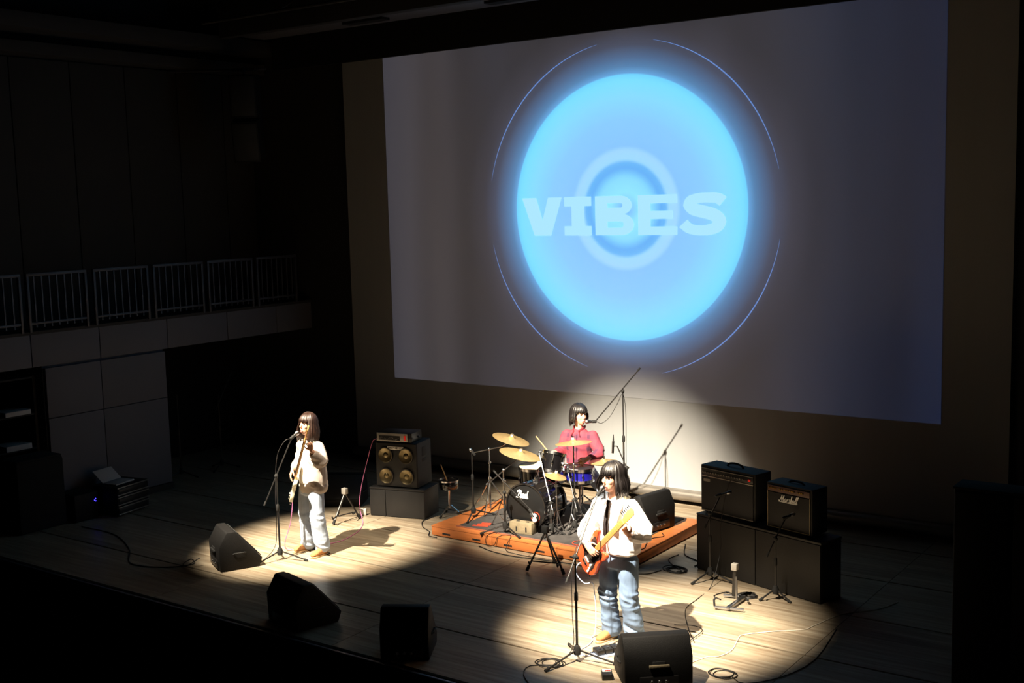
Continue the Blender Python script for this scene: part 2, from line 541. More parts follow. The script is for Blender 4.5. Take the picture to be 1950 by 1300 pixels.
# ------------------------------------------------------------------ projection screen
SY = 13.5
scr = thing('projection_screen', 'huge white projection screen showing a glowing blue disc', 'screen', (-7.8, SY, 0.1))
MB().box((-12.72, SY, 0.2), (-2.95, SY + 0.01, 7.0)).build('sheet', 'screen_white', scr)
MB().tube([(-12.74, SY - 0.02, 0.135), (-2.93, SY - 0.02, 0.135)], 0.075, 16).build('bottom_batten', 'silver_trim', scr)
for x in (-12.4, -9.4, -6.3, -3.3):
    MB().box((x - 0.02, SY - 0.05, 0.0), (x + 0.02, SY + 0.03, 0.12)).build('batten_foot', 'rubber', scr)


def picture_material():
    m = bpy.data.materials.new('projected_picture')
    m.use_nodes = True
    nt = m.node_tree
    L = nt.links.new
    b = nt.nodes['Principled BSDF']
    b.inputs['Base Color'].default_value = (*lin((158, 160, 162)), 1)
    b.inputs['Roughness'].default_value = 0.9
    tc = nt.nodes.new('ShaderNodeTexCoord')
    sub = nt.nodes.new('ShaderNodeVectorMath'); sub.operation = 'SUBTRACT'
    # object origin is the screen foot (-7.8, SY, 0.1); disc centre at (-7.775, 3.86)
    sub.inputs[1].default_value = (0.025, 0, 3.76)
    L(tc.outputs['Object'], sub.inputs[0])
    sep = nt.nodes.new('ShaderNodeSeparateXYZ'); L(sub.outputs[0], sep.inputs[0])
    comb = nt.nodes.new('ShaderNodeCombineXYZ'); L(sep.outputs['X'], comb.inputs['X']); L(sep.outputs['Z'], comb.inputs['Y'])
    ln = nt.nodes.new('ShaderNodeVectorMath'); ln.operation = 'LENGTH'; L(comb.outputs[0], ln.inputs[0])
    dv = nt.nodes.new('ShaderNodeMath'); dv.operation = 'DIVIDE'; dv.inputs[1].default_value = 2.6
    L(ln.outputs['Value'], dv.inputs[0])
    rp = nt.nodes.new('ShaderNodeValToRGB')
    cr = rp.color_ramp
    stops = [(0.0, (84, 160, 232)), (0.10, (120, 196, 250)), (0.22, (134, 226, 255)), (0.40, (126, 216, 255)), (0.53, (84, 172, 244)), (0.60, (92, 180, 246)),
             (0.65, (150, 214, 255)), (0.76, (152, 212, 255)), (0.82, (126, 194, 252)), (1.15, (128, 200, 255)), (1.45, (126, 216, 255)), (1.66, (112, 220, 255)), (1.728, (100, 206, 255)),
             (1.742, (88, 158, 214)), (1.83, (66, 120, 168)), (1.95, (58, 92, 132)), (2.10, (46, 56, 78)), (2.30, (26, 27, 36)), (2.60, (0, 0, 0))]
    while len(cr.elements) < len(stops):
        cr.elements.new(0.5)
    for e, (p, c) in zip(cr.elements, stops):
        e.position = p / 2.6
        e.color = (*lin(c), 1)
    L(dv.outputs[0], rp.inputs[0])
    # background of the picture: soft grey with vertical bands and a blue right and lower side
    mpb = nt.nodes.new('ShaderNodeMapping'); mpb.inputs['Scale'].default_value = (0.42, 0.42, 0.045)
    L(sub.outputs[0], mpb.inputs['Vector'])
    nz = nt.nodes.new('ShaderNodeTexNoise'); nz.inputs['Scale'].default_value = 1.5; nz.inputs['Detail'].default_value = 2
    L(mpb.outputs[0], nz.inputs['Vector'])
    mr = nt.nodes.new('ShaderNodeMapRange'); mr.inputs['From Min'].default_value = 0.35; mr.inputs['From Max'].default_value = 0.65
    mr.inputs['To Min'].default_value = 0.65; mr.inputs['To Max'].default_value = 1.25
    L(nz.outputs['Fac'], mr.inputs['Value'])
    gx = nt.nodes.new('ShaderNodeMapRange'); gx.inputs['From Min'].default_value = -4.2; gx.inputs['From Max'].default_value = 4.2
    L(sep.outputs['X'], gx.inputs['Value'])
    rb = nt.nodes.new('ShaderNodeValToRGB')
    bst = [(0.0, (50, 50, 58)), (0.12, (60, 57, 61)), (0.25, (48, 49, 58)), (0.5, (50, 50, 56)), (0.72, (42, 44, 54)), (0.86, (24, 32, 50)), (1.0, (20, 30, 54))]
    while len(rb.color_ramp.elements) < len(bst):
        rb.color_ramp.elements.new(0.5)
    for e, (p, c) in zip(rb.color_ramp.elements, bst):
        e.position = p
        e.color = (*lin(c), 1)
    L(gx.outputs[0], rb.inputs[0])
    sc = nt.nodes.new('ShaderNodeVectorMath'); sc.operation = 'SCALE'
    L(rb.outputs[0], sc.inputs[0]); L(mr.outputs[0], sc.inputs['Scale'])
    add = nt.nodes.new('ShaderNodeVectorMath'); add.operation = 'ADD'
    L(sc.outputs[0], add.inputs[0]); L(rp.outputs[0], add.inputs[1])
    # keep the inside of the disc free of the background
    L(add.outputs[0], b.inputs['Emission Color'])
    b.inputs['Emission Strength'].default_value = 1.0
    return m


M['picture'] = picture_material()
M['picture_letters'] = mat('picture_letters', (0, 0, 0), 1.0, spec=0.0, emit=(174, 232, 255), estr=1.0)
M['picture_line'] = mat('picture_line', (196, 190, 178), 0.9, emit=(96, 140, 214), estr=1.0)
pic = MB().box((-11.885, SY - 0.006, 1.36), (-3.70, SY - 0.001, 6.9)).build('projected_picture', 'picture', scr, smooth=0)
# thin outer circle in four arcs
for a0, a1 in ((100, 168), (12, 78), (192, 254), (284, 350)):
    mb = MB()
    k = 40
    vs, fs = [], []
    for i in range(k + 1):
        t = math.radians(a0 + (a1 - a0) * i / k)
        w = 0.006 * math.sin(math.pi * i / k) + 0.001
        for rr in (2.19 - w, 2.19 + w):
            vs.append((-7.785 + rr * math.cos(t), SY - 0.009, 3.845 + rr * math.sin(t)))
    for i in range(k):
        fs.append((2 * i, 2 * i + 1, 2 * i + 3, 2 * i + 2))
    mb.add(vs, fs).build('circle_line', 'picture_line', pic, smooth=0)


def letter(polys, x0, x1):
    """polys in a unit box (u right, v up), convex quads or strips"""
    mb = MB()
    zb, zt = 3.52, 4.035
    for p in polys:
        n = len(p)
        f = [(x0 + (x1 - x0) * u, SY - 0.012, zb + (zt - zb) * v) for u, v in p]
        g = [(x0 + (x1 - x0) * u, SY - 0.008, zb + (zt - zb) * v) for u, v in p]
        mb.add(f, [tuple(range(n))])
    return mb


def strip(center, hw):
    """quads along a 2D centre line with half width hw(u) vertical/normal"""
    out = []
    pts = [V((a, b)) for a, b in center]
    L, R = [], []
    for i, p in enumerate(pts):
        t = (pts[min(i + 1, len(pts) - 1)] - pts[max(i - 1, 0)]).normalized()
        nrm = V((-t.y, t.x))
        L.append(p + nrm * hw[i]); R.append(p - nrm * hw[i])
    for i in range(len(pts) - 1):
        out.append([tuple(L[i]), tuple(R[i]), tuple(R[i + 1]), tuple(L[i + 1])])
    return out


LV = [[(0, 1), (0.36, 1), (0.51, 0.40), (0.51, 0), (0.30, 0)], [(0.51, 0.40), (0.66, 1), (1, 1), (0.72, 0), (0.51, 0)]]
LI = [[(0, 1), (0, 0.76), (1, 0.76), (1, 1)], [(0.27, 0.76), (0.27, 0.24), (0.73, 0.24), (0.73, 0.76)], [(0, 0.24), (0, 0), (1, 0), (1, 0.24)]]


def arc(cx, cy, rx, ry, a0, a1, k=10):
    return [(cx + rx * math.cos(math.radians(a0 + (a1 - a0) * i / k)), cy + ry * math.sin(math.radians(a0 + (a1 - a0) * i / k))) for i in range(k + 1)]


def ring_poly(cx, cy, rx, ry, ix, iy, a0, a1, k=10):
    o, i_ = arc(cx, cy, rx, ry, a0, a1, k), arc(cx, cy, ix, iy, a0, a1, k)
    return [[o[j], o[j + 1], i_[j + 1], i_[j]] for j in range(k)]


LB = [[(0, 1), (0, 0), (0.32, 0), (0.32, 1)], [(0.32, 1), (0.32, 0.82), (0.68, 0.82), (0.68, 1)], [(0.32, 0.70), (0.32, 0.35), (0.69, 0.35), (0.69, 0.70)], [(0.32, 0.19), (0.32, 0), (0.69, 0), (0.69, 0.19)]]
LB += ring_poly(0.66, 0.76, 0.29, 0.24, 0.05, 0.06, -90, 90) + ring_poly(0.68, 0.27, 0.32, 0.27, 0.05, 0.08, -90, 90)
LE = [[(0, 1), (0, 0), (0.32, 0), (0.32, 1)], [(0.32, 1), (0.32, 0.79), (1, 0.79), (1, 1)], [(0.32, 0.60), (0.32, 0.40), (0.88, 0.40), (0.88, 0.60)], [(0.32, 0.21), (0.32, 0), (1, 0), (1, 0.21)]]
sc_line = [(0.93, 0.80), (0.80, 0.885), (0.62, 0.90), (0.40, 0.895), (0.22, 0.84), (0.17, 0.74), (0.26, 0.63), (0.48, 0.56), (0.68, 0.50), (0.82, 0.40), (0.84, 0.27), (0.74, 0.16), (0.55, 0.11), (0.34, 0.11), (0.16, 0.16), (0.03, 0.28)]
sc_w = [0.13, 0.125, 0.12, 0.12, 0.125, 0.14, 0.15, 0.15, 0.15, 0.15, 0.14, 0.13, 0.12, 0.12, 0.125, 0.14]
LS0 = strip([(p.x, p.y) for p in spline([(a, b, 0) for a, b in sc_line], 3)], [sc_w[min(15, i // 3)] for i in range(46)])
LS = LS0
for polys, x0, x1 in ((LV, -9.41, -8.76), (LI, -8.72, -8.29), (LB, -8.23, -7.64), (LE, -7.58, -7.01), (LS, -6.945, -6.33)):
    letter(polys, x0, x1).build('picture_letter', 'picture_letters', pic, smooth=0)

# ------------------------------------------------------------------ balcony railing
secs = [(7.55, 8.50), (8.58, 9.46), (9.56, 10.45), (10.53, 11.42), (11.50, 12.38), (12.46, 13.30)]
bal_me = MB().box((-0.009, -0.009, 0), (0.009, 0.009, 0.70)).mesh('baluster', V((0, 0, 0)))
bal_me.materials.append(M['rail_metal'])
for i, (a, b) in enumerate(secs):
    lab = ['grey steel railing section above the shelving opening', 'grey steel railing section above the rack case', 'grey steel railing section over the pale wall panels',
           'grey steel railing section over the start of the wing opening', 'grey steel railing section over the middle of the wing opening', 'grey steel railing section ending at the rear corner'][i]
    t = thing('railing_section', lab, 'railing', (-13.72, a, 2.50), 'balcony railing sections')
    MB().box((-13.74, a, 3.21), (-13.70, b, 3.25)).build('top_rail', 'rail_metal', t, bevel=0.004)
    MB().box((-13.735, a, 2.59), (-13.705, b, 2.62)).build('bottom_rail', 'rail_metal', t, bevel=0.003)
    for yy in (a, b - 0.035):
        MB().box((-13.74, yy, 2.49), (-13.70, yy + 0.035, 3.22)).build('post', 'rail_metal', t, bevel=0.003)
    n = 8
    for k in range(1, n):
        o = bpy.data.objects.new('baluster', bal_me)
        scene.collection.objects.link(o)
        o.parent = t
        o.location = (0, (b - a) * k / n, 2.55 - 2.50)

# ------------------------------------------------------------------ hung loudspeaker by the balcony
t = thing('hanging_loudspeaker', 'black two-box loudspeaker hanging high on the side wall', 'loudspeaker', (-13.75, 12.45, 4.7))
for (z0, z1, tilt, nm) in ((5.36, 6.0, 0.06, 'upper_box'), (4.72, 5.34, 0.24, 'lower_box')):
    q = Matrix.Translation(V((-13.75, 12.45, z1))) @ Matrix.Rotation(math.radians(35), 4, 'Z') @ Matrix.Rotation(tilt, 4, 'X')
    bx = MB(q).box((-0.2, -0.2, -(z1 - z0)), (0.2, 0.2, 0)).build(nm, 'black_box', t, bevel=0.012)
    MB(q).box((-0.18, -0.215, -(z1 - z0) + 0.03), (0.18, -0.2, -0.03)).build('grille', 'grille', bx, bevel=0.004)
MB().tube([(-14.9, 11.95, 6.10), (-13.6, 12.75, 6.10)], 0.02, 8).build('support_pipe', 'rail_metal', t)
MB().tube([(-13.75, 12.45, 5.95), (-13.75, 12.45, 6.12)], 0.015, 6).build('hanger', 'rail_metal', t)

# ------------------------------------------------------------------ builders for stage gear


def tri_legs(t, base, rot, reach, top, m='black_metal', foot=True, r=0.009):
    bx, by, bz = base
    for k in range(3):
        a = rot + k * 2 * math.pi / 3
        e = V((bx + reach * math.cos(a), by + reach * math.sin(a), bz + 0.014))
        lg = MB().tube([(bx + 0.02 * math.cos(a), by + 0.02 * math.sin(a), bz + top), e], r, 8).build('leg', m, t)
        if foot:
            d = (e - V((bx, by, bz + top))).normalized()
            MB().tube([e - d * 0.035, e + d * 0.012], r * 1.55, 8).build('rubber_foot', 'rubber', lg)


def mic_stand(label, base, top_z, boom=None, rot=0.3, reach=0.30, m='black_metal', group='microphone stands', lean=None, clip=None):
    """boom = (lower end, upper end); the post rises straight to top_z and carries the boom clamp"""
    b = V(base)
    t = thing('microphone_stand', label, 'microphone stand', b, group)
    top = V((b.x, b.y, top_z))
    tri_legs(t, base, rot, reach, 0.10, m)
    MB().lathe([(0.016, 0.0), (0.030, 0.005), (0.034, 0.05), (0.022, 0.085), (0.014, 0.09)], (b.x, b.y, b.z + 0.055), n=14).build('hub', 'rubber', t)
    mid = b.z + (top_z - b.z) * 0.62
    MB().cyl((b.x, b.y, b.z + 0.10), (b.x, b.y, mid), 0.0115, n=10).build('lower_tube', m, t)
    MB().lathe([(0.012, 0), (0.018, 0.01), (0.018, 0.07), (0.012, 0.085)], (b.x, b.y, mid - 0.04), n=12).build('clutch', 'rubber', t)
    MB().cyl((b.x, b.y, mid), top, 0.008, n=10).build('upper_tube', m, t)
    if boom:
        lo, hi = V(boom[0]), V(boom[1])
        cl = MB().ell(top, (0.022, 0.022, 0.026), 10, 7).build('boom_clamp', 'rubber', t)
        d = (hi - lo).normalized()
        side = d.cross(V((0, 0, 1))).normalized()
        MB().tube([top - side * 0.03, top + side * 0.03], 0.010, 8).build('knob', 'rubber', cl)
        bo = MB().tube([lo, hi], 0.0075, 8).build('boom', 'silver_trim' if m == 'bright' else m, t)
        MB().tube([lo, lo + d * 0.05], 0.011, 8).build('end_cap', 'rubber', bo)
    return t


def microphone(label, tip, tail, group='vocal microphones', small=False, m_grille='steel'):
    tip, tail = V(tip), V(tail)
    d = (tail - tip).normalized()
    L = (tail - tip).length
    t = thing('microphone', label, 'microphone', tail, group)
    rg = 0.020 if small else 0.026
    MB().lathe([(0.006, 0.0), (rg * 0.8, 0.008), (rg, 0.022), (rg, 0.034), (rg * 0.8, 0.052), (rg * 0.7, 0.055)], tip, d, 16).build('grille', m_grille, t)
    MB().lathe([(rg * 0.72, 0.052), (rg * 0.68, 0.06), (0.010, L - 0.01), (0.010, L)], tip, d, 14).build('body', 'black_metal', t)
    MB().lathe([(0.0145, L * 0.62), (0.018, L * 0.62 + 0.004), (0.017, L * 0.62 + 0.05), (0.0135, L * 0.62 + 0.055)], tip, d, 12).build('clip', 'rubber', t)
    return t


def cable(name, label, pts, m, r=0.0045, group='stage cables', k=8, cat='cable'):
    p = spline(pts, k)
    mb = MB().tube(p, r, 6)
    return tag(mb.build(name, m, org=pts[0], smooth=60), label, cat, group)


def coil(cx, cy, R, turns, r=0.0045, seed=0, z0=0.0, tail=None):
    rnd = random.Random(seed)
    pts = []
    n = turns * 14
    for i in range(n + 1):
        a = 2 * math.pi * i / 14
        q = R * (0.82 + 0.18 * math.sin(i * 0.37 + seed)) * (0.9 + 0.1 * rnd.random())
        pts.append((cx + q * math.cos(a) * 1.15 + 0.02 * math.sin(i * 0.21), cy + q * math.sin(a), z0 + r + 0.012 * (0.5 + 0.5 * math.sin(i * 0.5 + seed)) * (i / n)))
    if tail:
        pts += tail
    return pts


def wedge(label, loc, ang, w=0.58, d=0.46, h=0.40, on=0.0, group='floor monitors', lights=False):
    """local: x width, +y is where the speaker face looks, back panel at -y"""
    q = Matrix.Translation(V((loc[0], loc[1], on))) @ Matrix.Rotation(ang, 4, 'Z')
    t = thing('floor_monitor', label, 'monitor speaker', (loc[0], loc[1], on), group)
    pr = [(-d * 0.50, 0.0), (d * 0.42, 0.0), (d * 0.5, h * 0.22), (-d * 0.12, h), (-d * 0.32, h), (-d * 0.52, h * 0.62)]
    pq = q @ Matrix(((0, 0, 1, 0), (1, 0, 0, 0), (0, 1, 0, 0), (0, 0, 0, 1)))
    body = MB(pq).prism(pr, -w / 2, w / 2).build('cabinet', 'black_box', t, bevel=0.014)
    a, b = V((0, d * 0.5, h * 0.22)), V((0, -d * 0.12, h))
    nrm = V((0, (b - a).z, -(b - a).y)).normalized()
    c = [a * 0.94 + b * 0.06, a * 0.06 + b * 0.94]
    g = MB(q)
    vs = []
    for off in (0.001, 0.012):
        for p, sx in ((c[0], -1), (c[0], 1), (c[1], 1), (c[1], -1)):
            vs.append(p + nrm * off + V((sx * (w / 2 - 0.03), 0, 0)))
    g.add(vs, [(3, 2, 1, 0), (4, 5, 6, 7), (0, 1, 5, 4), (1, 2, 6, 5), (2, 3, 7, 6), (3, 0, 4, 7)]).build('grille', 'grille', t, bevel=0.003)
    # recessed handle and connector plate in the back, handles at the sides
    e0, e1 = V((0, -d * 0.50, 0)), V((0, -d * 0.52, h * 0.62))
    bp = MB(q).box((-0.16, -d * 0.525 - 0.004, h * 0.06), (0.16, -d * 0.49, h * 0.26)).build('connector_plate', 'black_metal', t, bevel=0.003)
    for x in (-0.06, 0.0, 0.06):
        MB(q).lathe([(0.012, 0), (0.014, 0.008), (0.010, 0.012)], (x, -d * 0.525 - 0.003, h * 0.16), (0, -1, 0), 12).build('socket', 'steel', bp)
    MB(q).box((-0.055, -d * 0.53, h * 0.40), (0.055, -d * 0.50, h * 0.56)).build('handle_recess', 'rubber', t, bevel=0.004)
    MB(q).box((-0.085, -d * 0.54 - 0.012, h * 0.44), (0.085, -d * 0.52, h * 0.50)).build('handle', 'crate' if lights else 'rubber', t, bevel=0.006)
    for sx in (-1, 1):
        MB(q).tube([(sx * w / 2, -0.09, h * 0.42), (sx * (w / 2 + 0.018), -0.07, h * 0.44), (sx * (w / 2 + 0.018), 0.03, h * 0.44), (sx * w / 2, 0.05, h * 0.42)], 0.009, 8).build('side_handle', 'rubber', t)
    if lights:
        for x, m in ((-0.09, 'led_green'), (-0.065, 'led_green'), (-0.03, 'brass')):
            MB(q).box((x - 0.004, -d * 0.525 - 0.008, h * 0.10), (x + 0.004, -d * 0.525, h * 0.115)).build('indicator', m, bp)
    return t


# facing vector (x, y) -> angle so that local +y looks that way
def face(x, y):
    return math.atan2(-x, y)


wedge('black floor monitor with cables behind, standing before the bassist', (-10.13, 8.68), face(0.45, 0.9), 0.46, 0.48, 0.44)
wedge('black floor monitor between the singers at the stage lip, tilted side-on', (-8.15, 7.80), face(0.25, 0.97), 0.56, 0.50, 0.44)
wedge('black floor monitor at the stage lip with its back square to the hall', (-6.75, 7.72), face(-0.50, 0.86), 0.44, 0.46, 0.46)
wedge('large black floor monitor with pale handle before the guitarist', (-4.62, 8.36), face(-0.66, 0.75), 0.57, 0.50, 0.42, lights=True)
wedge('black floor monitor standing on the drum riser', (-6.62, 11.90), face(-0.97, 0.2), 0.54, 0.40, 0.44, on=0.13)
wedge('black floor monitor in shadow behind the bassist', (-10.95, 11.30), face(0.5, -0.87), 0.56, 0.46, 0.40)

# ------------------------------------------------------------------ bass amplifier on its plinth
A15 = math.radians(14.0)


def plinth(label, fl, ang, w, d, h, seams=(), group='black plinths under the amplifiers'):
    q = place((fl[0], fl[1], 0), ang)
    t = thing('plinth', label, 'plinth', (fl[0], fl[1], 0), group)
    MB(q).box((0.004, 0.006, 0), (w - 0.004, d, h - 0.022)).build('body', 'black_paint', t, bevel=0.005)
    MB(q).box((0, 0, h - 0.022), (w, d + 0.004, h)).build('top_board', 'black_paint', t, bevel=0.004)
    xs_ = [0.0] + list(seams) + [w]
    for i in range(len(xs_) - 1):
        MB(q).box((xs_[i] + 0.006, -0.004, 0.01), (xs_[i + 1] - 0.006, 0.008, h - 0.028)).build('front_panel', 'black_paint', t, bevel=0.003)
    return t


plinth('black painted plinth under the bass cabinet', (-10.215, 11.015), A15, 0.79, 0.42, 0.38, (0.235,))
q = place((-10.14, 11.07, 0.38), A15)
t = thing('bass_cabinet', 'black bass cabinet with four bare metal-coned speakers', 'speaker cabinet', (-10.14, 11.07, 0.38))
MB(q).box((0, 0.012, 0.012), (0.60, 0.42, 0.59)).build('body', 'tolex', t, bevel=0.012)
MB(q).box((0.012, 0.0, 0.02), (0.588, 0.02, 0.58)).build('baffle', 'grille', t, bevel=0.004)
for x in (0.155, 0.445):
    for z in (0.155, 0.425):
        sp = MB(q).lathe([(0.098, 0.0), (0.098, 0.016), (0.092, 0.018), (0.087, 0.015), (0.040, 0.003), (0.0, 0.003)], (x, -0.001, z), (0, -1, 0), 28).build('speaker_cone', 'speaker_cone', t)
        MB(q).ell((x, -0.006, z), (0.036, 0.012, 0.036), 14, 8).build('dust_cap', 'speaker_cone', sp)
        MB(q).lathe([(0.096, 0.000), (0.106, 0.000), (0.106, 0.020), (0.096, 0.020)], (x, -0.001, z), (0, -1, 0), 28, closed=True).build('rim', 'black_metal', sp)
bd = MB(q).box((0.19, -0.016, 0.505), (0.42, -0.002, 0.545)).build('badge', 'white_plastic', t, bevel=0.003)
MB(q).box((0.352, -0.018, 0.511), (0.412, -0.0155, 0.539)).build('badge_field', 'panel_grey', bd)
for yy in (0.16,):
    MB(q).box((0.594, 0.15, 0.40), (0.605, 0.27, 0.52)).build('side_handle', 'rubber', t, bevel=0.004)
    MB(q).box((0.594, 0.15, 0.33), (0.605, 0.27, 0.37)).build('side_port', 'rubber', t, bevel=0.003)
for x in (0.05, 0.55):
    for yy in (0.06, 0.36):
        MB(q).cyl((x, yy, 0), (x, yy, 0.014), 0.02, n=10).build('foot', 'rubber', t)
# letters of the badge, raised strokes


def strokes(mb, paths, M2, r):
    for p in paths:
        pts = [M2 @ V((a, b, 0)) for a, b in p]
        if len(pts) > 2:
            pts = spline(pts, 5)
        mb.tube(pts, r, 5)
    return mb


hk = [[(0, 0), (0, 1)], [(0.6, 0), (0.6, 1)], [(0, 0.5), (0.6, 0.5)], [(0.9, 0), (1.2, 1)], [(1.2, 1), (1.5, 0)], [(1.0, 0.35), (1.4, 0.35)],
      [(1.8, 0), (1.8, 1)], [(1.8, 1), (2.3, 0.9)], [(2.3, 0.9), (2.3, 0.6)], [(2.3, 0.6), (1.8, 0.5)], [(2.0, 0.5), (2.4, 0)], [(2.95, 0), (2.95, 1)], [(2.65, 1), (3.25, 1)],
      [(3.55, 0), (3.55, 1)], [(4.1, 1), (3.55, 0.5)], [(3.55, 0.5), (4.1, 0)], [(4.45, 0), (4.45, 1)], [(4.45, 1), (4.95, 1)], [(4.45, 0.5), (4.85, 0.5)], [(4.45, 0), (4.95, 0)]]
S = q @ Matrix.Translation(V((0.205, -0.0165, 0.514))) @ Matrix(((0.027, 0, 0, 0), (0, 0, 1, 0), (0, 0.022, 0, 0), (0, 0, 0, 1)))
strokes(MB(), hk, S, 0.0024).build('badge_lettering', 'rubber', bd)
q2 = place((-10.12, 11.09, 0.97), A15)
t = thing('bass_amplifier_head', 'rack-sized bass amplifier head with grey panel and red switch', 'amplifier', (-10.12, 11.09, 0.97))
MB(q2).box((0, 0.01, 0.008), (0.50, 0.30, 0.125)).build('case', 'black_metal', t, bevel=0.006)
pn = MB(q2).box((0.005, -0.002, 0.014), (0.445, 0.012, 0.120)).build('front_panel', 'panel_grey', t, bevel=0.002)
MB(q2).box((0.04, -0.006, 0.030), (0.335, -0.001, 0.088)).build('equalizer_field', 'rubber', pn)
for k in range(14):
    MB(q2).box((0.052 + k * 0.020, -0.010, 0.048 + 0.012 * math.sin(k)), (0.060 + k * 0.020, -0.004, 0.060 + 0.012 * math.sin(k))).build('slider', 'steel', pn)
MB(q2).box((0.395, -0.008, 0.030), (0.420, -0.001, 0.095)).build('power_switch', 'led_red', pn, bevel=0.002)
for x in (0.03, 0.47):
    for yy in (0.04, 0.26):
        MB(q2).cyl((x, yy, 0), (x, yy, 0.01), 0.012, n=8).build('foot', 'rubber', t)
for x in (0.48, 0.49):
    MB(q2).cyl((x, 0.03 + (x - 0.48) * 16, 0.05), (x + 0.03, 0.03 + (x - 0.48) * 16, 0.06), 0.012, n=10).build('knob', 'steel', t)

# ------------------------------------------------------------------ guitar amplifiers on two plinths
AM = math.radians(-15.0)
plinth('black plinth under the wide combo amplifier', (-5.61, 11.17), AM, 0.80, 0.34, 0.62)
plinth('black plinth under the small script-logo amplifier', (-4.837, 10.963), AM, 0.80, 0.34, 0.62)


def knob_row(q, parent, xs_, y, z, m='silver_trim', r=0.009):
    for x in xs_:
        MB(q).lathe([(r, 0), (r, 0.010), (r * 0.7, 0.014)], (x, y, z), (0, -1, 0), 10).build('knob', m, parent)


q = place((-5.60, 11.25, 0.62), AM)
t = thing('combo_amplifier', 'wide black combo amplifier with silver control strip and red lamp', 'amplifier', (-5.60, 11.25, 0.62), 'guitar amplifiers')
MB(q).box((0, 0.01, 0.018), (0.74, 0.27, 0.52)).build('cabinet', 'tolex', t, bevel=0.012)
MB(q).box((0.025, -0.002, 0.035), (0.715, 0.014, 0.40)).build('grille_cloth', 'grille_cloth', t, bevel=0.004)
MB(q).box((0.02, -0.006, 0.022), (0.72, 0.012, 0.035)).build('lower_trim', 'silver_trim', t, bevel=0.002)
MB(q).box((0.02, -0.006, 0.40), (0.72, 0.012, 0.412)).build('upper_trim', 'silver_trim', t, bevel=0.002)
pn = MB(q).box((0.02, -0.003, 0.416), (0.72, 0.014, 0.490)).build('control_panel', 'black_metal', t, bevel=0.002)
MB(q).box((0.02, -0.005, 0.484), (0.72, 0.002, 0.490)).build('panel_edge', 'silver_trim', pn)
knob_row(q, pn, [0.05 + 0.036 * k for k in range(16)], -0.003, 0.448)
MB(q).box((0.655, -0.010, 0.438), (0.685, -0.002, 0.460)).build('power_lamp', 'led_red', pn, bevel=0.002)
MB(q).box((0.05, -0.004, 0.345), (0.14, -0.001, 0.375)).build('badge', 'silver_trim', t)
hd = MB(q).tube(spline([(0.26, 0.14, 0.515), (0.29, 0.14, 0.548), (0.37, 0.14, 0.560), (0.45, 0.14, 0.548), (0.48, 0.14, 0.515)], 5), 0.011, 8).build('handle', 'rubber', t)
for x in (0.05, 0.69):
    MB(q).cyl((x, 0.06, 0), (x, 0.06, 0.02), 0.02, n=10).build('caster', 'rubber', t)
    MB(q).cyl((x, 0.22, 0), (x, 0.22, 0.02), 0.02, n=10).build('caster', 'rubber', t)

q = place((-4.745, 11.02, 0.62), AM)
t = thing('combo_amplifier', 'small black combo amplifier with white script logo', 'amplifier', (-4.745, 11.02, 0.62), 'guitar amplifiers')
MB(q).box((0, 0.01, 0.012), (0.56, 0.26, 0.48)).build('cabinet', 'tolex', t, bevel=0.012)
MB(q).box((0.025, -0.002, 0.035), (0.535, 0.014, 0.385)).build('grille_cloth', 'tolex', t, bevel=0.004)
for x0, x1 in ((0.018, 0.026), (0.534, 0.542)):
    MB(q).box((x0, -0.005, 0.03), (x1, 0.012, 0.39)).build('piping', 'crate', t)
MB(q).box((0.018, -0.005, 0.022), (0.542, 0.012, 0.030)).build('piping', 'crate', t)
pn = MB(q).box((0.025, -0.004, 0.395), (0.535, 0.014, 0.455)).build('control_panel', 'rosewood', t, bevel=0.002)
knob_row(q, pn, [0.05, 0.075, 0.10, 0.125, 0.18, 0.205, 0.25, 0.275, 0.30, 0.325, 0.35, 0.40, 0.43, 0.455], -0.004, 0.430, 'brass', 0.008)
mar = [
    [(0.0, 0.1), (0.25, 0.0), (0.55, 0.5), (0.75, 1.0), (0.72, 0.4), (0.8, 0.05)], [(0.8, 0.05), (1.2, 0.95), (1.28, 0.9)], [(1.28, 0.9), (1.15, 0.3), (1.25, 0.0), (1.45, 0.1)],
    [(1.9, 0.42), (1.65, 0.45), (1.5, 0.15), (1.7, 0.0), (1.95, 0.4), (1.9, 0.05), (2.1, 0.05)], [(2.1, 0.05), (2.25, 0.45), (2.3, 0.4), (2.5, 0.42)],
    [(2.95, 0.42), (2.7, 0.45), (2.75, 0.25), (2.9, 0.1), (2.65, 0.0)], [(3.0, 0.0), (3.35, 1.0), (3.2, 0.9), (3.1, 0.0), (3.35, 0.42), (3.5, 0.35), (3.42, 0.0), (3.6, 0.05)],
    [(4.0, 0.42), (3.75, 0.45), (3.65, 0.15), (3.8, 0.0), (4.05, 0.4), (4.0, 0.05), (4.2, 0.05)], [(4.2, 0.05), (4.6, 1.0), (4.4, 0.9), (4.3, 0.1), (4.5, 0.02)], [(4.5, 0.02), (4.95, 1.05), (4.75, 0.95), (4.65, 0.1), (4.9, 0.02)],
    [(0.05, -0.12), (2.4, -0.16), (4.85, -0.10)]]
S = q @ Matrix.Translation(V((0.165, -0.010, 0.315))) @ Matrix(((0.047, 0.010, 0, 0), (0, 0, 1, 0), (0, 0.062, 0, 0), (0, 0, 0, 1)))
strokes(MB(), mar, S, 0.0042).build('logo', 'logo_white', t)
MB(q).tube(spline([(0.18, 0.13, 0.475), (0.22, 0.13, 0.498), (0.28, 0.13, 0.502), (0.34, 0.13, 0.498), (0.38, 0.13, 0.475)], 5), 0.010, 8).build('handle', 'rubber', t)
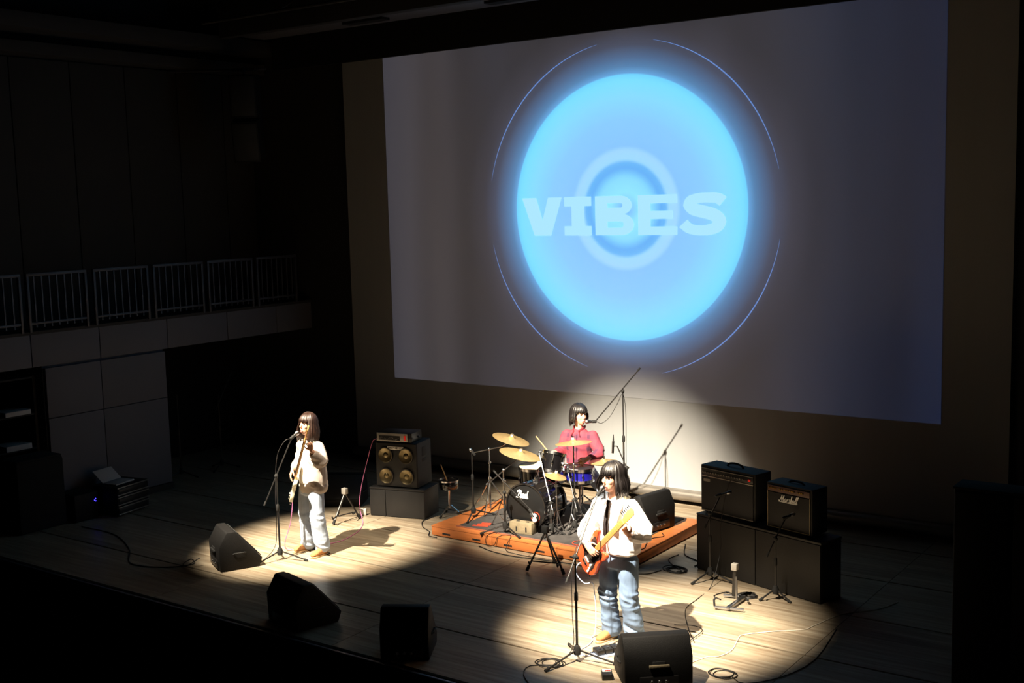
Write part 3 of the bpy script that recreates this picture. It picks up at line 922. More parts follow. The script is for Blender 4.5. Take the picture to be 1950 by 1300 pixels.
for x in (0.05, 0.51):
    for yy in (0.06, 0.21):
        MB(q).cyl((x, yy, 0), (x, yy, 0.014), 0.018, n=10).build('foot', 'rubber', t)
# microphones in front of the two amplifiers
mic_stand('short black stand holding a microphone to the wide combo amplifier', (-5.31, 10.88, 0), 0.72, ((-5.33, 10.80, 0.58), (-5.235, 10.98, 0.90)), 2.2, 0.24)
microphone('microphone aimed at the grille of the wide combo amplifier', (-5.13, 11.03, 0.94), (-5.27, 10.93, 0.895), 'instrument microphones', True)
mic_stand('short black stand holding a microphone to the small combo amplifier', (-4.50, 10.68, 0), 0.62, ((-4.56, 10.60, 0.45), (-4.44, 10.80, 0.82)), 4.0, 0.165)
microphone('microphone aimed at the grille of the small combo amplifier', (-4.37, 10.87, 0.85), (-4.46, 10.76, 0.81), 'instrument microphones', True)

# ------------------------------------------------------------------ guitar stands


def guitar_stand(label, apex, feet, m='black_metal', yoke='panel_grey', bars=True):
    t = thing('guitar_stand', label, 'guitar stand', (apex[0], apex[1], 0), 'guitar stands')
    ap = V(apex)
    MB().box((ap.x - 0.035, ap.y - 0.03, ap.z - 0.05), (ap.x + 0.035, ap.y + 0.03, ap.z + 0.03)).build('yoke', yoke, t, bevel=0.008)
    for i, f in enumerate(feet):
        f = V(f)
        lg = MB().tube([ap - V((0, 0, 0.03)), f + V((0, 0, 0.012))], 0.011, 8).build('leg', m, t)
        d = (f - ap).normalized()
        MB().tube([f + V((0, 0, 0.012)) - d * 0.06, f + V((0, 0, 0.012))], 0.018, 8).build('rubber_foot', 'rubber', lg)
    if bars:
        a, b = V(feet[0]), V(feet[1])
        MB().tube([a * 0.75 + ap * 0.25, b * 0.75 + ap * 0.25], 0.008, 6).build('cross_bar', m, t)
        for f in (a, b):
            p = f * 0.75 + ap * 0.25
            MB().tube([p, p + V((0.05, -0.11, 0.0)), p + V((0.055, -0.13, 0.035))], 0.009, 6).build('cradle_arm', 'rubber', t)
    return t


guitar_stand('black A-frame guitar stand with grey yoke beside the bass plinth', (-10.31, 10.66, 0.40), [(-10.30, 10.42, 0), (-10.22, 10.82, 0), (-10.55, 10.75, 0)])
guitar_stand('black A-frame guitar stand before the drum riser', (-7.03, 10.36, 0.44), [(-7.13, 10.13, 0), (-6.72, 10.24, 0), (-7.05, 10.56, 0)], yoke='rubber')
t = thing('guitar_stand', 'folding silver and black guitar stand before the amplifiers', 'guitar stand', (-4.83, 10.35, 0), 'guitar stands')
MB().tube([(-4.885, 10.10, 0.03), (-4.61, 10.17, 0.03)], 0.013, 8).build('front_bar', 'steel', t)
MB().tube([(-4.96, 10.46, 0.03), (-4.75, 10.52, 0.03)], 0.013, 8).build('rear_bar', 'steel', t)
MB().box((-4.775, 10.12, 0.018), (-4.735, 10.50, 0.045)).build('foot_rail', 'steel', t, bevel=0.004)
MB().loft([(-4.86, 10.48, 0.03), (-4.83, 10.45, 0.33)], [(0.02, 0.012), (0.02, 0.012)], (1, 0, 0), 8).build('upright', 'black_metal', t)
MB().loft([(-4.80, 10.42, 0.03), (-4.815, 10.44, 0.25)], [(0.015, 0.008), (0.015, 0.008)], (1, 0, 0), 8).build('brace', 'steel', t)
MB().box((-4.86, 10.42, 0.31), (-4.80, 10.48, 0.38)).build('pad', 'panel_grey', t, bevel=0.008)
MB().tube([(-4.885, 10.10, 0.035), (-4.90, 10.12, 0.09), (-4.89, 10.14, 0.11)], 0.011, 8).build('prong', 'rubber', t)
MB().tube([(-4.70, 10.45, 0.03), (-4.66, 10.38, 0.05)], 0.012, 8).build('prong', 'rubber', t)

# ------------------------------------------------------------------ drum riser and rug
RZ = 0.13
RX0, RX1, RY0, RY1 = -8.93, -6.20, 10.70, 12.52
rw = (RX1 - RX0) / 3
for i in range(3):
    x0, x1 = RX0 + rw * i + 0.002, RX0 + rw * (i + 1) - 0.002
    lab = ['orange-brown wooden riser platform under the cymbal stands', 'orange-brown wooden riser platform under the bass drum', 'orange-brown wooden riser platform under the drum monitor'][i]
    t = thing('riser_platform', lab, 'stage platform', ((x0 + x1) / 2, (RY0 + RY1) / 2, 0), 'drum riser platforms')
    MB().box((x0, RY0, 0.012), (x1, RY1, RZ - 0.018)).build('frame', 'riser_wood', t, bevel=0.004)
    MB().box((x0, RY0 - 0.003, RZ - 0.018), (x1, RY1 + 0.003, RZ)).build('deck', 'riser_wood', t, bevel=0.004)
    for k in (0.25, 0.75):
        xc = x0 + (x1 - x0) * k
        MB().box((xc - 0.06, RY0 - 0.002, 0.035), (xc + 0.06, RY0 + 0.01, 0.058)).build('hand_slot', 'rubber', t, bevel=0.003)
    for xx in (x0 + 0.05, x1 - 0.05):
        for yy in (RY0 + 0.06, RY1 - 0.06):
            MB().cyl((xx, yy, 0), (xx, yy, 0.013), 0.03, n=10).build('foot', 'rubber', t)
rug = thing('drum_rug', 'dark grey rug lying under the drum kit', 'rug', (-7.6, 11.6, RZ))
n1, n2 = 30, 22
vs, fs = [], []
for i in range(n1 + 1):
    for j in range(n2 + 1):
        x = -8.62 + (2.20) * i / n1
        yy = 10.82 + 1.64 * j / n2
        h = 0.006 + 0.004 * noise.noise(V((x * 5, yy * 5, 0))) + 0.003 * noise.noise(V((x * 14, yy * 9, 3)))
        vs.append((x + 0.01 * noise.noise(V((yy * 4, 1, 1))), yy + 0.012 * noise.noise(V((x * 4, 5, 1))), RZ + max(h, 0.002)))
N = len(vs)
vs += [(v[0], v[1], RZ - 0.0005) for v in vs]
for i in range(n1):
    for j in range(n2):
        a = i * (n2 + 1) + j
        fs += [(a, a + n2 + 1, a + n2 + 2, a + 1), (N + a, N + a + 1, N + a + n2 + 2, N + a + n2 + 1)]
for i in range(n1):
    a, b = i * (n2 + 1), (i + 1) * (n2 + 1)
    fs += [(a, N + a, N + b, b), (a + n2, b + n2, N + b + n2, N + a + n2)]
for j in range(n2):
    a, b = j, j + 1
    c, d = n1 * (n2 + 1) + j, n1 * (n2 + 1) + j + 1
    fs += [(a, b, N + b, N + a), (c, N + c, N + d, d)]
MB().add(vs, fs).build('pile', 'rug', rug, smooth=60)
MB().box((-8.63, 10.80, RZ - 0.001), (-6.41, 10.825, RZ + 0.012)).build('edge_binding', 'rug_edge', rug, bevel=0.003)
for (x, yy, a, l) in ((-8.46, 10.90, 0.3, 0.20), (-8.44, 10.97, 0.25, 0.17), (-8.42, 11.03, 0.35, 0.12)):
    MB(Matrix.Translation(V((x, yy, RZ))) @ Matrix.Rotation(a, 4, 'Z')).box((0, 0, 0.006), (l, 0.04, 0.013)).build('red_motif', 'rug_red', rug, bevel=0.002)
for (x, yy) in ((-6.95, 10.95), (-6.72, 11.05)):
    MB().lathe([(0.10, 0.008), (0.10, 0.012), (0.085, 0.013), (0.085, 0.008)], (x, yy, RZ), n=20, closed=True).build('red_motif', 'rug_red', rug)

# ------------------------------------------------------------------ drums
RR = RZ + 0.006


def lugs(t, c, axis, R, h0, h1, n, m='chrome', rot=0.0):
    ax = V(axis).normalized()
    a, b = frame_axes(ax, V((1, 0, 0)) if abs(ax.x) < 0.9 else V((0, 1, 0)))
    for k in range(n):
        w = rot + 2 * math.pi * k / n
        d = a * math.cos(w) + b * math.sin(w)
        p = V(c) + d * (R + 0.010)
        lg = MB().loft([p + ax * (h0 * 0.6 + h1 * 0.4), p + ax * (h0 * 0.4 + h1 * 0.6)], [(0.012, 0.012)] * 2, d, 8, dome=0.6).build('lug', m, t)
        MB().tube([p + ax * h0, p + ax * h1], 0.004, 6).build('tension_rod', m, lg)


def drum(name, label, c, axis, R, depth, m, head_top='drum_head', head_bot='drum_head', n=8, hoop='chrome', cat='drum', group=None, hoop_r=0.008, rot=0.0):
    """c is the centre of the batter (upper or front) face, axis points from it into the drum"""
    c, ax = V(c), V(axis).normalized()
    t = thing(name, label, cat, c + ax * depth, group)
    MB().lathe([(R, 0.012), (R, depth - 0.012)], c, ax, 40).build('shell', m, t)
    for h, hn, mm in ((0.0, 'batter_head', head_top), (depth - 0.012, 'resonant_head', head_bot)):
        MB().lathe([(R - 0.004, h + 0.002), (R + 0.002, h + 0.004), (R + 0.002, h + 0.010), (R - 0.004, h + 0.011)], c, ax, 40).build(hn, mm, t)
        MB().lathe([(R + 0.002, h - 0.010), (R + hoop_r + 0.006, h - 0.012), (R + hoop_r + 0.006, h + 0.022), (R + 0.002, h + 0.024)], c, ax, 40, closed=True).build('hoop', hoop, t)
    lugs(t, c, ax, R, 0.008, depth - 0.008, n, rot=rot)
    return t


# bass drum, front head looks at the hall
BDc = V((-7.775, 11.06, RR + 0.288))
t = drum('bass_drum', 'glossy black bass drum with white brand script on its front head', BDc, (0, 1, 0), 0.265, 0.44, 'drum_black', 'kick_head', 'drum_head', 10, 'drum_black', hoop_r=0.014, rot=0.3)
pearl = [[(0.30, 0.0), (0.45, 0.6), (0.58, 1.2)], [(0.12, 0.92), (0.28, 1.22), (0.65, 1.34), (0.98, 1.15), (0.92, 0.82), (0.52, 0.62)],
         [(0.95, 0.35), (1.2, 0.45), (1.2, 0.62), (1.02, 0.6), (1.0, 0.2), (1.3, 0.15)],
         [(1.75, 0.6), (1.5, 0.62), (1.4, 0.25), (1.6, 0.12), (1.8, 0.6), (1.75, 0.15), (1.95, 0.15)],
         [(1.95, 0.15), (2.05, 0.65), (2.12, 0.55), (2.35, 0.6)], [(2.3, 0.15), (2.62, 1.3), (2.45, 0.3), (2.65, 0.12)],
         [(-0.1, -0.08), (1.4, -0.05), (2.75, -0.08)], [(0.0, -0.03), (1.4, 0.0), (2.7, -0.03)]]
S = Matrix.Translation(V((-7.90, 11.054, RR + 0.398))) @ Matrix(((0.060, 0.008, 0, 0), (0, 0, 1, 0), (0, 0.062, 0, 0), (0, 0, 0, 1)))
strokes(MB(), pearl, S, 0.0075).build('brand_script', 'logo_white', t)
MB().lathe([(0.055, -0.004), (0.062, -0.006), (0.062, 0.004), (0.055, 0.004)], (-7.64, 11.06, RR + 0.183), (0, 1, 0), 24, closed=True).build('port_ring', 'rug_red', t)
for sx in (-1, 1):
    MB().tube([(BDc.x + sx * 0.24, 11.16, RR + 0.18), (BDc.x + sx * 0.315, 11.16, RZ + 0.014)], 0.009, 8).build('spur', 'chrome', t)
MB().loft([(-7.76, 11.28, RR + 0.545), (-7.76, 11.28, RR + 0.60)], [(0.035, 0.03)] * 2, (1, 0, 0), 10).build('tom_mount', 'chrome', t)
# toms, snare
t = drum('rack_tom', 'small glossy black rack tom mounted over the bass drum', (-7.63, 11.48, 1.0), (-0.03, -0.36, -0.93), 0.135, 0.23, 'drum_black', n=6, group=None)
MB().tube([(-7.68, 11.31, 0.88), (-7.73, 11.28, 0.84), (-7.76, 11.28, 0.74)], 0.011, 8).build('mounting_arm', 'chrome', t)
t = drum('floor_tom', 'wide black floor tom with cream head under the lower cymbal', (-8.14, 11.80, 0.725), (0.0, 0.05, -1), 0.195, 0.34, 'drum_black', n=8, group=None)
for k in range(3):
    a = 0.9 + k * 2.094
    lx, ly = -8.14 + 0.215 * math.cos(a), 11.81 + 0.215 * math.sin(a)
    lg = MB().tube([(lx, ly, 0.62), (lx, ly, RZ + 0.02)], 0.006, 8).build('leg', 'chrome', t)
    MB().cyl((lx, ly, RZ + 0.004), (lx, ly, RZ + 0.035), 0.013, n=8).build('rubber_foot', 'rubber', lg)
t = drum('snare_drum', 'deep blue snare drum with white head before the drummer', (-7.425, 11.70, 0.805), (0, 0.0, -1), 0.168, 0.15, 'drum_blue', 'top_white', n=8)
st = thing('snare_stand', 'chrome tripod stand under the blue snare drum', 'drum stand', (-7.425, 11.70, RZ))
MB().cyl((-7.425, 11.70, RZ + 0.12), (-7.425, 11.70, 0.60), 0.012, n=10).build('tube', 'chrome', st)
for k in range(3):
    a = 0.2 + k * 2.094
    MB().tube([(-7.425, 11.70, 0.59), (-7.425 + 0.15 * math.cos(a), 11.70 + 0.15 * math.sin(a), 0.630), (-7.425 + 0.165 * math.cos(a), 11.70 + 0.165 * math.sin(a), 0.655)], 0.007, 6).build('basket_arm', 'chrome', st)
tri_legs(st, (-7.425, 11.70, RZ), 0.5, 0.17, 0.22, 'chrome')


def cymbal(label, c, R, tilt=(0, 0), group='cymbals', m='cymbal'):
    # tilt: towards the stage side, towards the hall
    q = Matrix.Translation(V(c)) @ Matrix.Rotation(tilt[0], 4, V((-0.582, 0.813, 0))) @ Matrix.Rotation(tilt[1], 4, V((0.813, 0.582, 0)))
    t = thing('cymbal', label, 'cymbal', c, group)
    prof = [(0.006, 0.030), (0.02, 0.029), (0.035, 0.022), (0.043, 0.012), (0.05, 0.009), (R * 0.6, 0.001), (R, -0.014), (R, -0.0155), (R * 0.6, -0.001), (0.05, 0.007), (0.042, 0.010), (0.034, 0.019), (0.02, 0.026), (0.006, 0.027)]
    MB(q).lathe(prof, n=48, closed=True).build('plate', m, t)
    nut = MB(q).cyl((0, 0, 0.03), (0, 0, 0.05), 0.016, n=10).build('felt', 'white_plastic', t)
    MB(q).cyl((0, 0, 0.05), (0, 0, 0.075), 0.006, n=8).build('rod_end', 'chrome', nut)
    MB(q).box((-0.022, -0.004, 0.055), (0.022, 0.004, 0.068)).build('wing_nut', 'chrome', nut, bevel=0.002)
    return t


def cym_stand(label, base, top, boom=None, rot=0.4, reach=0.30, hub=0.38):
    b = V(base)
    t = thing('cymbal_stand', label, 'cymbal stand', b, 'cymbal stands')
    top = V(top)
    MB().cyl((b.x, b.y, b.z + 0.03), (b.x, b.y, b.z + 0.42), 0.0125, n=10).build('lower_tube', 'chrome', t)
    MB().cyl((b.x, b.y, b.z + 0.36), (top.x, top.y, top.z), 0.009, n=10).build('upper_tube', 'chrome', t)
    for z in (b.z + 0.42, b.z + 0.42 + (top.z - b.z - 0.42) * 0.55):
        cl = MB().lathe([(0.010, 0), (0.019, 0.004), (0.019, 0.036), (0.010, 0.04)], (b.x, b.y, z - 0.02), n=12).build('clamp', 'chrome', t)
        MB().tube([(b.x, b.y, z), (b.x + 0.045, b.y - 0.01, z)], 0.006, 6).build('wing_screw', 'chrome', cl)
    for k in range(3):
        a = rot + k * 2.094
        e = V((b.x + reach * math.cos(a), b.y + reach * math.sin(a), b.z + 0.013))
        m_ = V((b.x + reach * 0.55 * math.cos(a), b.y + reach * 0.55 * math.sin(a), b.z + hub * 0.42))
        lg = MB().tube([(b.x + 0.015 * math.cos(a), b.y + 0.015 * math.sin(a), b.z + hub), m_, e], 0.0075, 8).build('leg', 'chrome', t)
        MB().tube([(b.x, b.y, b.z + 0.07), m_], 0.005, 6).build('brace', 'chrome', lg)
        MB().ell(e, (0.016, 0.016, 0.013), 10, 6).build('rubber_foot', 'rubber', lg)
    if boom:
        lo, hi, end = [V(p) for p in boom]
        cl = MB().ell(top, (0.02, 0.02, 0.024), 10, 7).build('boom_clamp', 'chrome', t)
        d = (hi - lo).normalized()
        bo = MB().tube([lo, hi], 0.008, 8).build('boom', 'steel', t)
        MB().ell(lo, 0.017, 10, 7).build('counterweight', 'steel', bo)
        MB().tube([hi, (hi + end) / 2 + V((0.0, 0, -0.01)), end], 0.006, 8).build('tilter', 'chrome', bo)
    else:
        MB().ell(top, (0.016, 0.016, 0.02), 10, 7).build('tilter', 'chrome', t)
    return t


cymbal('upper tilted bronze crash cymbal on the boom stand', (-8.35, 11.60, 1.09), 0.235, (math.radians(16), math.radians(4)))
cym_stand('chrome boom stand of the upper crash cymbal', (-8.70, 11.60, RZ), (-8.70, 11.60, 0.92), ((-8.95, 11.60, 0.85), (-8.50, 11.60, 0.975), (-8.35, 11.60, 1.085)), 0.9, 0.30)
cymbal('lower pale bronze ride cymbal over the floor tom', (-7.90, 11.15, 1.035), 0.25, (math.radians(14), math.radians(3)))
cym_stand('chrome boom stand of the lower ride cymbal', (-8.10, 11.075, RZ), (-8.10, 11.075, 0.825), ((-8.33, 11.05, 0.63), (-7.96, 11.12, 0.94), (-7.90, 11.15, 1.03)), math.radians(305), 0.18)
cymbal('small splash cymbal tucked below the rack tom', (-7.43, 11.19, 0.815), 0.130, (math.radians(12), math.radians(6)))
cym_stand('short chrome stand of the small splash cymbal', (-7.43, 11.19, RZ), (-7.43, 11.19, 0.81), None, math.radians(60), 0.09, 0.26)
cymbal('thin level crash cymbal before the drummer', (-7.35, 11.46, 1.17), 0.215, (math.radians(-4), math.radians(-4)))
cym_stand('straight chrome stand of the crash cymbal before the drummer', (-7.35, 11.46, RZ), (-7.35, 11.46, 1.17), None, math.radians(30), 0.16)
# hi-hat
for nm, z, fl_ in (('upper bronze hi-hat cymbal by the drummer', 0.905, 1), ('lower bronze hi-hat cymbal by the drummer', 0.872, -1)):
    q = Matrix.Translation(V((-7.12, 11.77, z))) @ (Matrix.Identity(4) if fl_ > 0 else Matrix.Rotation(math.pi, 4, 'X'))
    t = thing('hi_hat_cymbal', nm, 'cymbal', (-7.12, 11.77, z), 'cymbals')
    R = 0.18
    MB(q).lathe([(0.006, 0.026), (0.03, 0.022), (0.042, 0.010), (R * 0.6, 0.002), (R, -0.012), (R, -0.0135), (R * 0.6, 0.0), (0.042, 0.008), (0.03, 0.019), (0.006, 0.023)], n=44, closed=True).build('plate', 'cymbal', t)
t = thing('hi_hat_stand', 'chrome hi-hat stand with pull rod and pedal', 'cymbal stand', (-7.12, 11.77, RZ), 'cymbal stands')
MB().cyl((-7.12, 11.77, RZ + 0.04), (-7.12, 11.77, 0.845), 0.012, n=10).build('tube', 'chrome', t)
MB().cyl((-7.12, 11.77, 0.84), (-7.12, 11.77, 1.09), 0.004, n=8).build('pull_rod', 'chrome', t)
MB().cyl((-7.12, 11.77, 0.93), (-7.12, 11.77, 0.965), 0.012, n=8).build('clutch', 'chrome', t)
tri_legs(t, (-7.12, 11.77, RZ), math.radians(30), 0.18, 0.30, 'chrome')
MB().loft([(-7.13, 11.80, RZ + 0.03), (-7.18, 12.06, RZ + 0.014)], [(0.04, 0.008), (0.045, 0.008)], (1, 0, 0), 8).build('pedal', 'steel', t)
# throne
t = thing('drum_throne', 'round black padded drum stool under the drummer', 'stool', (-7.68, 12.16, RZ))
MB().lathe([(0.0, 0.0), (0.15, 0.0), (0.165, 0.02), (0.165, 0.06), (0.14, 0.08), (0.0, 0.085)], (-7.68, 12.16, 0.485), n=26).build('seat', 'rubber', t)
MB().cyl((-7.68, 12.16, RZ + 0.1), (-7.68, 12.16, 0.49), 0.014, n=10).build('post', 'chrome', t)
tri_legs(t, (-7.68, 12.16, RZ), 0.7, 0.24, 0.20, 'chrome')
# kick pedal
t = thing('kick_pedal', 'metal kick drum pedal behind the bass drum', 'pedal', (-7.77, 11.62, RZ))
MB().loft([(-7.77, 11.56, RZ + 0.04), (-7.77, 11.82, RZ + 0.018)], [(0.04, 0.008), (0.045, 0.008)], (1, 0, 0), 8).build('foot_board', 'steel', t)
MB().tube([(-7.83, 11.56, RZ + 0.01), (-7.83, 11.56, RZ + 0.2), (-7.71, 11.56, RZ + 0.2), (-7.71, 11.56, RZ + 0.01)], 0.009, 8).build('frame', 'chrome', t)
MB().tube([(-7.77, 11.56, RZ + 0.2), (-7.77, 11.53, RZ + 0.30)], 0.006, 6).build('beater', 'chrome', t)
# weight crate before the bass drum
cq = place((-7.905, 10.90, RR), math.radians(4))
t = thing('slotted_crate', 'grey-tan slotted block set before the bass drum', 'box', (-7.905, 10.90, RR))
MB(cq).box((0, 0, 0), (0.30, 0.115, 0.135)).build('body', 'crate', t, bevel=0.006)
for x in (0.095, 0.225):
    MB(cq).box((x - 0.009, -0.002, 0.03), (x + 0.009, 0.01, 0.085)).build('slot', 'rubber', t)
    MB(cq).box((x - 0.03, 0.045, 0.131), (x + 0.012, 0.08, 0.137)).build('top_slot', 'rubber', t)

# ------------------------------------------------------------------ microphones round the kit
mic_stand('tall black boom stand behind the drummer', (-7.11, 12.22, RZ), 1.68, ((-6.90, 12.28, 1.97), (-7.42, 12.10, 1.315)), math.radians(80), 0.22)
microphone('vocal microphone on the tall boom at the drummer mouth', (-7.525, 12.005, 1.305), (-7.415, 12.095, 1.30))
mic_stand('black boom stand leaning a microphone to the bass drum', (-7.935, 10.86, RZ), 0.62, ((-8.10, 10.88, 0.86), (-7.66, 10.98, 0.43)), math.radians(100), 0.29)
microphone('pale-headed microphone at the bass drum front head', (-7.58, 10.985, 0.335), (-7.665, 10.975, 0.425), 'instrument microphones', m_grille='logo_white')
t = microphone('white-tipped microphone beside the bass drum microphone', (-7.545, 10.93, 0.300), (-7.62, 10.94, 0.385), 'instrument microphones', m_grille='logo_white')
mic_stand('black stand at the riser corner under the upper crash', (-8.68, 11.22, RZ), 0.95, None, 0.9, 0.28)
microphone('small bright microphone atop the riser corner stand', (-8.715, 11.22, 1.00), (-8.66, 11.24, 0.93), 'instrument microphones', True)
mic_stand('thin black stand before the snare drum', (-7.24, 11.288, RZ), 0.523, ((-7.16, 11.22, 0.40), (-7.42, 11.44, 0.80)), math.radians(30), 0.13)
microphone('small microphone over the snare drum rim', (-7.47, 11.52, 0.865), (-7.42, 11.44, 0.805), 'instrument microphones', True)
mic_stand('slim chrome stand leaning beside the rack tom', (-7.42, 11.06, RZ), 0.516, ((-7.36, 11.02, 0.40), (-7.69, 11.24, 1.04)), math.radians(30), 0.15, 'steel')
microphone('small silver microphone at the rack tom rim', (-7.70, 11.30, 1.07), (-7.695, 11.25, 1.03), 'instrument microphones', True)
mic_stand('slim black stand behind the hi-hat', (-6.93, 11.98, RZ), 0.80, ((-6.92, 11.975, 0.78), (-7.09, 12.03, 1.04)), 0.9, 0.13)
t = thing('pencil_microphone', 'upright black pencil microphone over the hi-hat', 'microphone', (-7.12, 12.0, 0.95), 'instrument microphones')
MB().cyl((-7.135, 12.0, 0.955), (-7.125, 12.0, 1.10), 0.014, n=12).build('body', 'black_metal', t)
MB().cyl((-7.125, 12.0, 1.10), (-7.12, 12.0, 1.185), 0.011, 0.004, n=12).build('capsule', 'grille', t)
MB().tube([(-7.13, 12.0, 1.04), (-7.09, 12.03, 1.04)], 0.006, 6).build('clip', 'rubber', t)
# vocal stands of the two singers
mic_stand('black boom microphone stand before the bassist', (-9.813, 9.051, 0), 0.978, ((-9.87, 8.90, 0.66), (-9.74, 9.245, 1.388)), 0.35, 0.33)
microphone('vocal microphone at the mouth of the bassist', (-9.713, 9.338, 1.45), (-9.735, 9.230, 1.385))
mic_stand('black boom microphone stand before the guitarist', (-5.337, 8.315, 0), 0.936, ((-5.344, 8.174, 0.746), (-5.318, 8.662, 1.40)), 0.25, 0.36)
microphone('vocal microphone at the mouth of the guitarist', (-5.330, 8.792, 1.462), (-5.320, 8.670, 1.40))

# ------------------------------------------------------------------ small drum with a stick behind the bass plinth
t = thing('practice_drum', 'small dark drum on a stand behind the bass plinth', 'drum', (-9.30, 11.52, 0))
MB().lathe([(0.12, 0), (0.125, 0.01), (0.125, 0.10), (0.12, 0.11)], (-9.30, 11.52, 0.36), n=26).build('shell', 'drum_black', t)
MB().lathe([(0.124, 0.10), (0.132, 0.10), (0.132, 0.118), (0.124, 0.118)], (-9.30, 11.52, 0.36), n=26, closed=True).build('hoop', 'chrome', t)
MB().cyl((-9.30, 11.52, 0.1), (-9.30, 11.52, 0.37), 0.014, n=10).build('post', 'chrome', t)
tri_legs(t, (-9.30, 11.52, 0), 0.4, 0.17, 0.14, 'chrome')
tag(MB().tube([(-9.42, 11.52, 0.66), (-9.26, 11.44, 0.482)], [0.006, 0.009], 8).build('drumstick', 'stick_wood', org=(-9.26, 11.44, 0.482)), 'pale wooden drumstick leaning on the small dark drum', 'drumstick')

# ------------------------------------------------------------------ pedals and boxes on the stage floor
t = thing('pedal_board', 'small effects pedals on a strip by the guitarist foot', 'effects pedal', (-5.2, 8.57, 0))
pq = place((-5.27, 8.47, 0.0), math.radians(58))
MB(pq).box((0, -0.07, 0.0), (0.26, 0.07, 0.018)).build('strip', 'cable_blue', t, bevel=0.003)
for i, x in enumerate((0.02, 0.10, 0.18)):
    b = MB(pq).box((x, -0.055, 0.018), (x + 0.07, 0.055, 0.065)).build('pedal', 'black_metal', t, bevel=0.006)
    MB(pq).cyl((x + 0.035, -0.02, 0.064), (x + 0.035, -0.02, 0.076), 0.010, n=10).build('switch', 'steel', b)
t = thing('tuner_pedal', 'black tuner pedal with pale and red face by the monitor', 'effects pedal', (-4.90, 8.12, 0))
pq = place((-4.93, 8.06, 0.0), math.radians(36))
MB(pq).box((0, 0, 0), (0.09, 0.13, 0.05)).build('case', 'black_metal', t, bevel=0.006)
MB(pq).box((0.008, 0.07, 0.0495), (0.082, 0.122, 0.053)).build('display', 'white_plastic', t, bevel=0.002)
MB(pq).box((0.030, 0.075, 0.0525), (0.078, 0.098, 0.0545)).build('display_stripe', 'led_red', t)
tag(MB(place((-10.34, 10.93, 0), 0.5)).box((0, 0, 0), (0.10, 0.05, 0.085)).build('outlet_box', 'white_plastic', org=(-10.30, 10.95, 0), bevel=0.012), 'white power outlet box at the bass plinth foot', 'outlet box')

# ------------------------------------------------------------------ gear in the dark left wing
rq = place((-13.05, 9.25, 0), math.radians(100))
t = thing('rack_case', 'open flight-case rack with pale metal rims near the pale panels', 'rack case', (-13.05, 9.3, 0))
MB(rq).box((0, 0, 0.02), (0.56, 0.45, 0.40)).build('case', 'black_box', t, bevel=0.008)
for k, z in enumerate((0.03, 0.12, 0.155, 0.25, 0.285, 0.38)):
    MB(rq).box((-0.004, -0.012, z), (0.564, 0.004, z + 0.014)).build('metal_rim', 'silver_trim', t, bevel=0.002)
for z0 in (0.05, 0.175, 0.305):
    MB(rq).box((0.02, -0.006, z0), (0.54, 0.006, z0 + 0.065)).build('rack_unit', 'black_metal', t, bevel=0.002)
for x in (0.06, 0.50):
    for yy in (0.06, 0.39):
        MB(rq).cyl((x, yy, 0), (x, yy, 0.022), 0.025, n=10).build('foot', 'rubber', t)
lp = thing('notebook_computer', 'pale open notebook computer on the rack case', 'laptop', (-13.2, 9.5, 0.40))
MB(rq).box((0.08, 0.10, 0.40), (0.42, 0.34, 0.42)).build('keyboard_base', 'paper', lp, bevel=0.004)
MB(rq @ Matrix.Translation(V((0, 0.34, 0.415))) @ Matrix.Rotation(math.radians(-50), 4, 'X')).box((0.08, -0.012, 0), (0.42, 0.0, 0.22)).build('lid', 'paper', lp, bevel=0.004)
t = thing('power_rack', 'low black power rack with small blue lamps', 'rack case', (-13.40, 9.0, 0))
pq = place((-13.30, 8.775, 0), math.radians(92))
MB(pq).box((0, 0, 0.015), (0.36, 0.40, 0.36)).build('case', 'black_box', t, bevel=0.01)
for x in (0.05, 0.31):
    for yy in (0.05, 0.35):
        MB(pq).cyl((x, yy, 0), (x, yy, 0.018), 0.02, n=8).build('foot', 'rubber', t)
for x, z in ((0.30, 0.245), (0.318, 0.262), (0.318, 0.232)):
    MB(pq).box((x - 0.005, -0.004, z - 0.005), (x + 0.005, 0.002, z + 0.005)).build('blue_lamp', 'led_blue', t)
t = thing('storage_shelf', 'dark tall storage shelf with papers in the wing opening', 'shelf', (-14.1, 8.35, 0))
for yy in (7.75, 8.70):
    MB().box((-14.35, yy - 0.02, 0), (-13.9, yy + 0.02, 1.92)).build('side_panel', 'black_box', t, bevel=0.004)
for z in (0.06, 0.50, 0.95, 1.40, 1.88):
    MB().box((-14.35, 7.77, z), (-13.9, 8.68, z + 0.025)).build('shelf_board', 'black_box', t, bevel=0.003)
for z, yy, h in ((0.525, 8.35, 0.05), (0.975, 8.40, 0.07), (1.425, 8.42, 0.06)):
    tag(MB().box((-14.2, yy - 0.16, z), (-13.88, yy + 0.2, z + h)).build('paper_stack', 'paper', org=(-14.05, yy, z), bevel=0.004), {0.525: 'grey paper stack on the low shelf of the dark storage shelf', 0.975: 'grey paper stack on the middle shelf of the dark storage shelf', 1.425: 'grey paper stack on the upper shelf of the dark storage shelf'}[z], 'paper stack', 'papers on the storage shelf')
t = thing('covered_case', 'black cloth-covered case standing beside the storage shelf', 'case', (-13.6, 8.3, 0))
MB().box((-13.82, 8.05, 0), (-13.38, 8.72, 0.92)).build('cover', 'black_cloth', t, bevel=0.05)
MB().box((-13.80, 8.07, 0.90), (-13.40, 8.70, 0.935)).build('lid', 'black_cloth', t, bevel=0.015)
mic_stand('spare black straight stand in the dark wing opening', (-14.2, 11.2, 0), 1.25, None, 0.4, 0.26, group='spare stands')
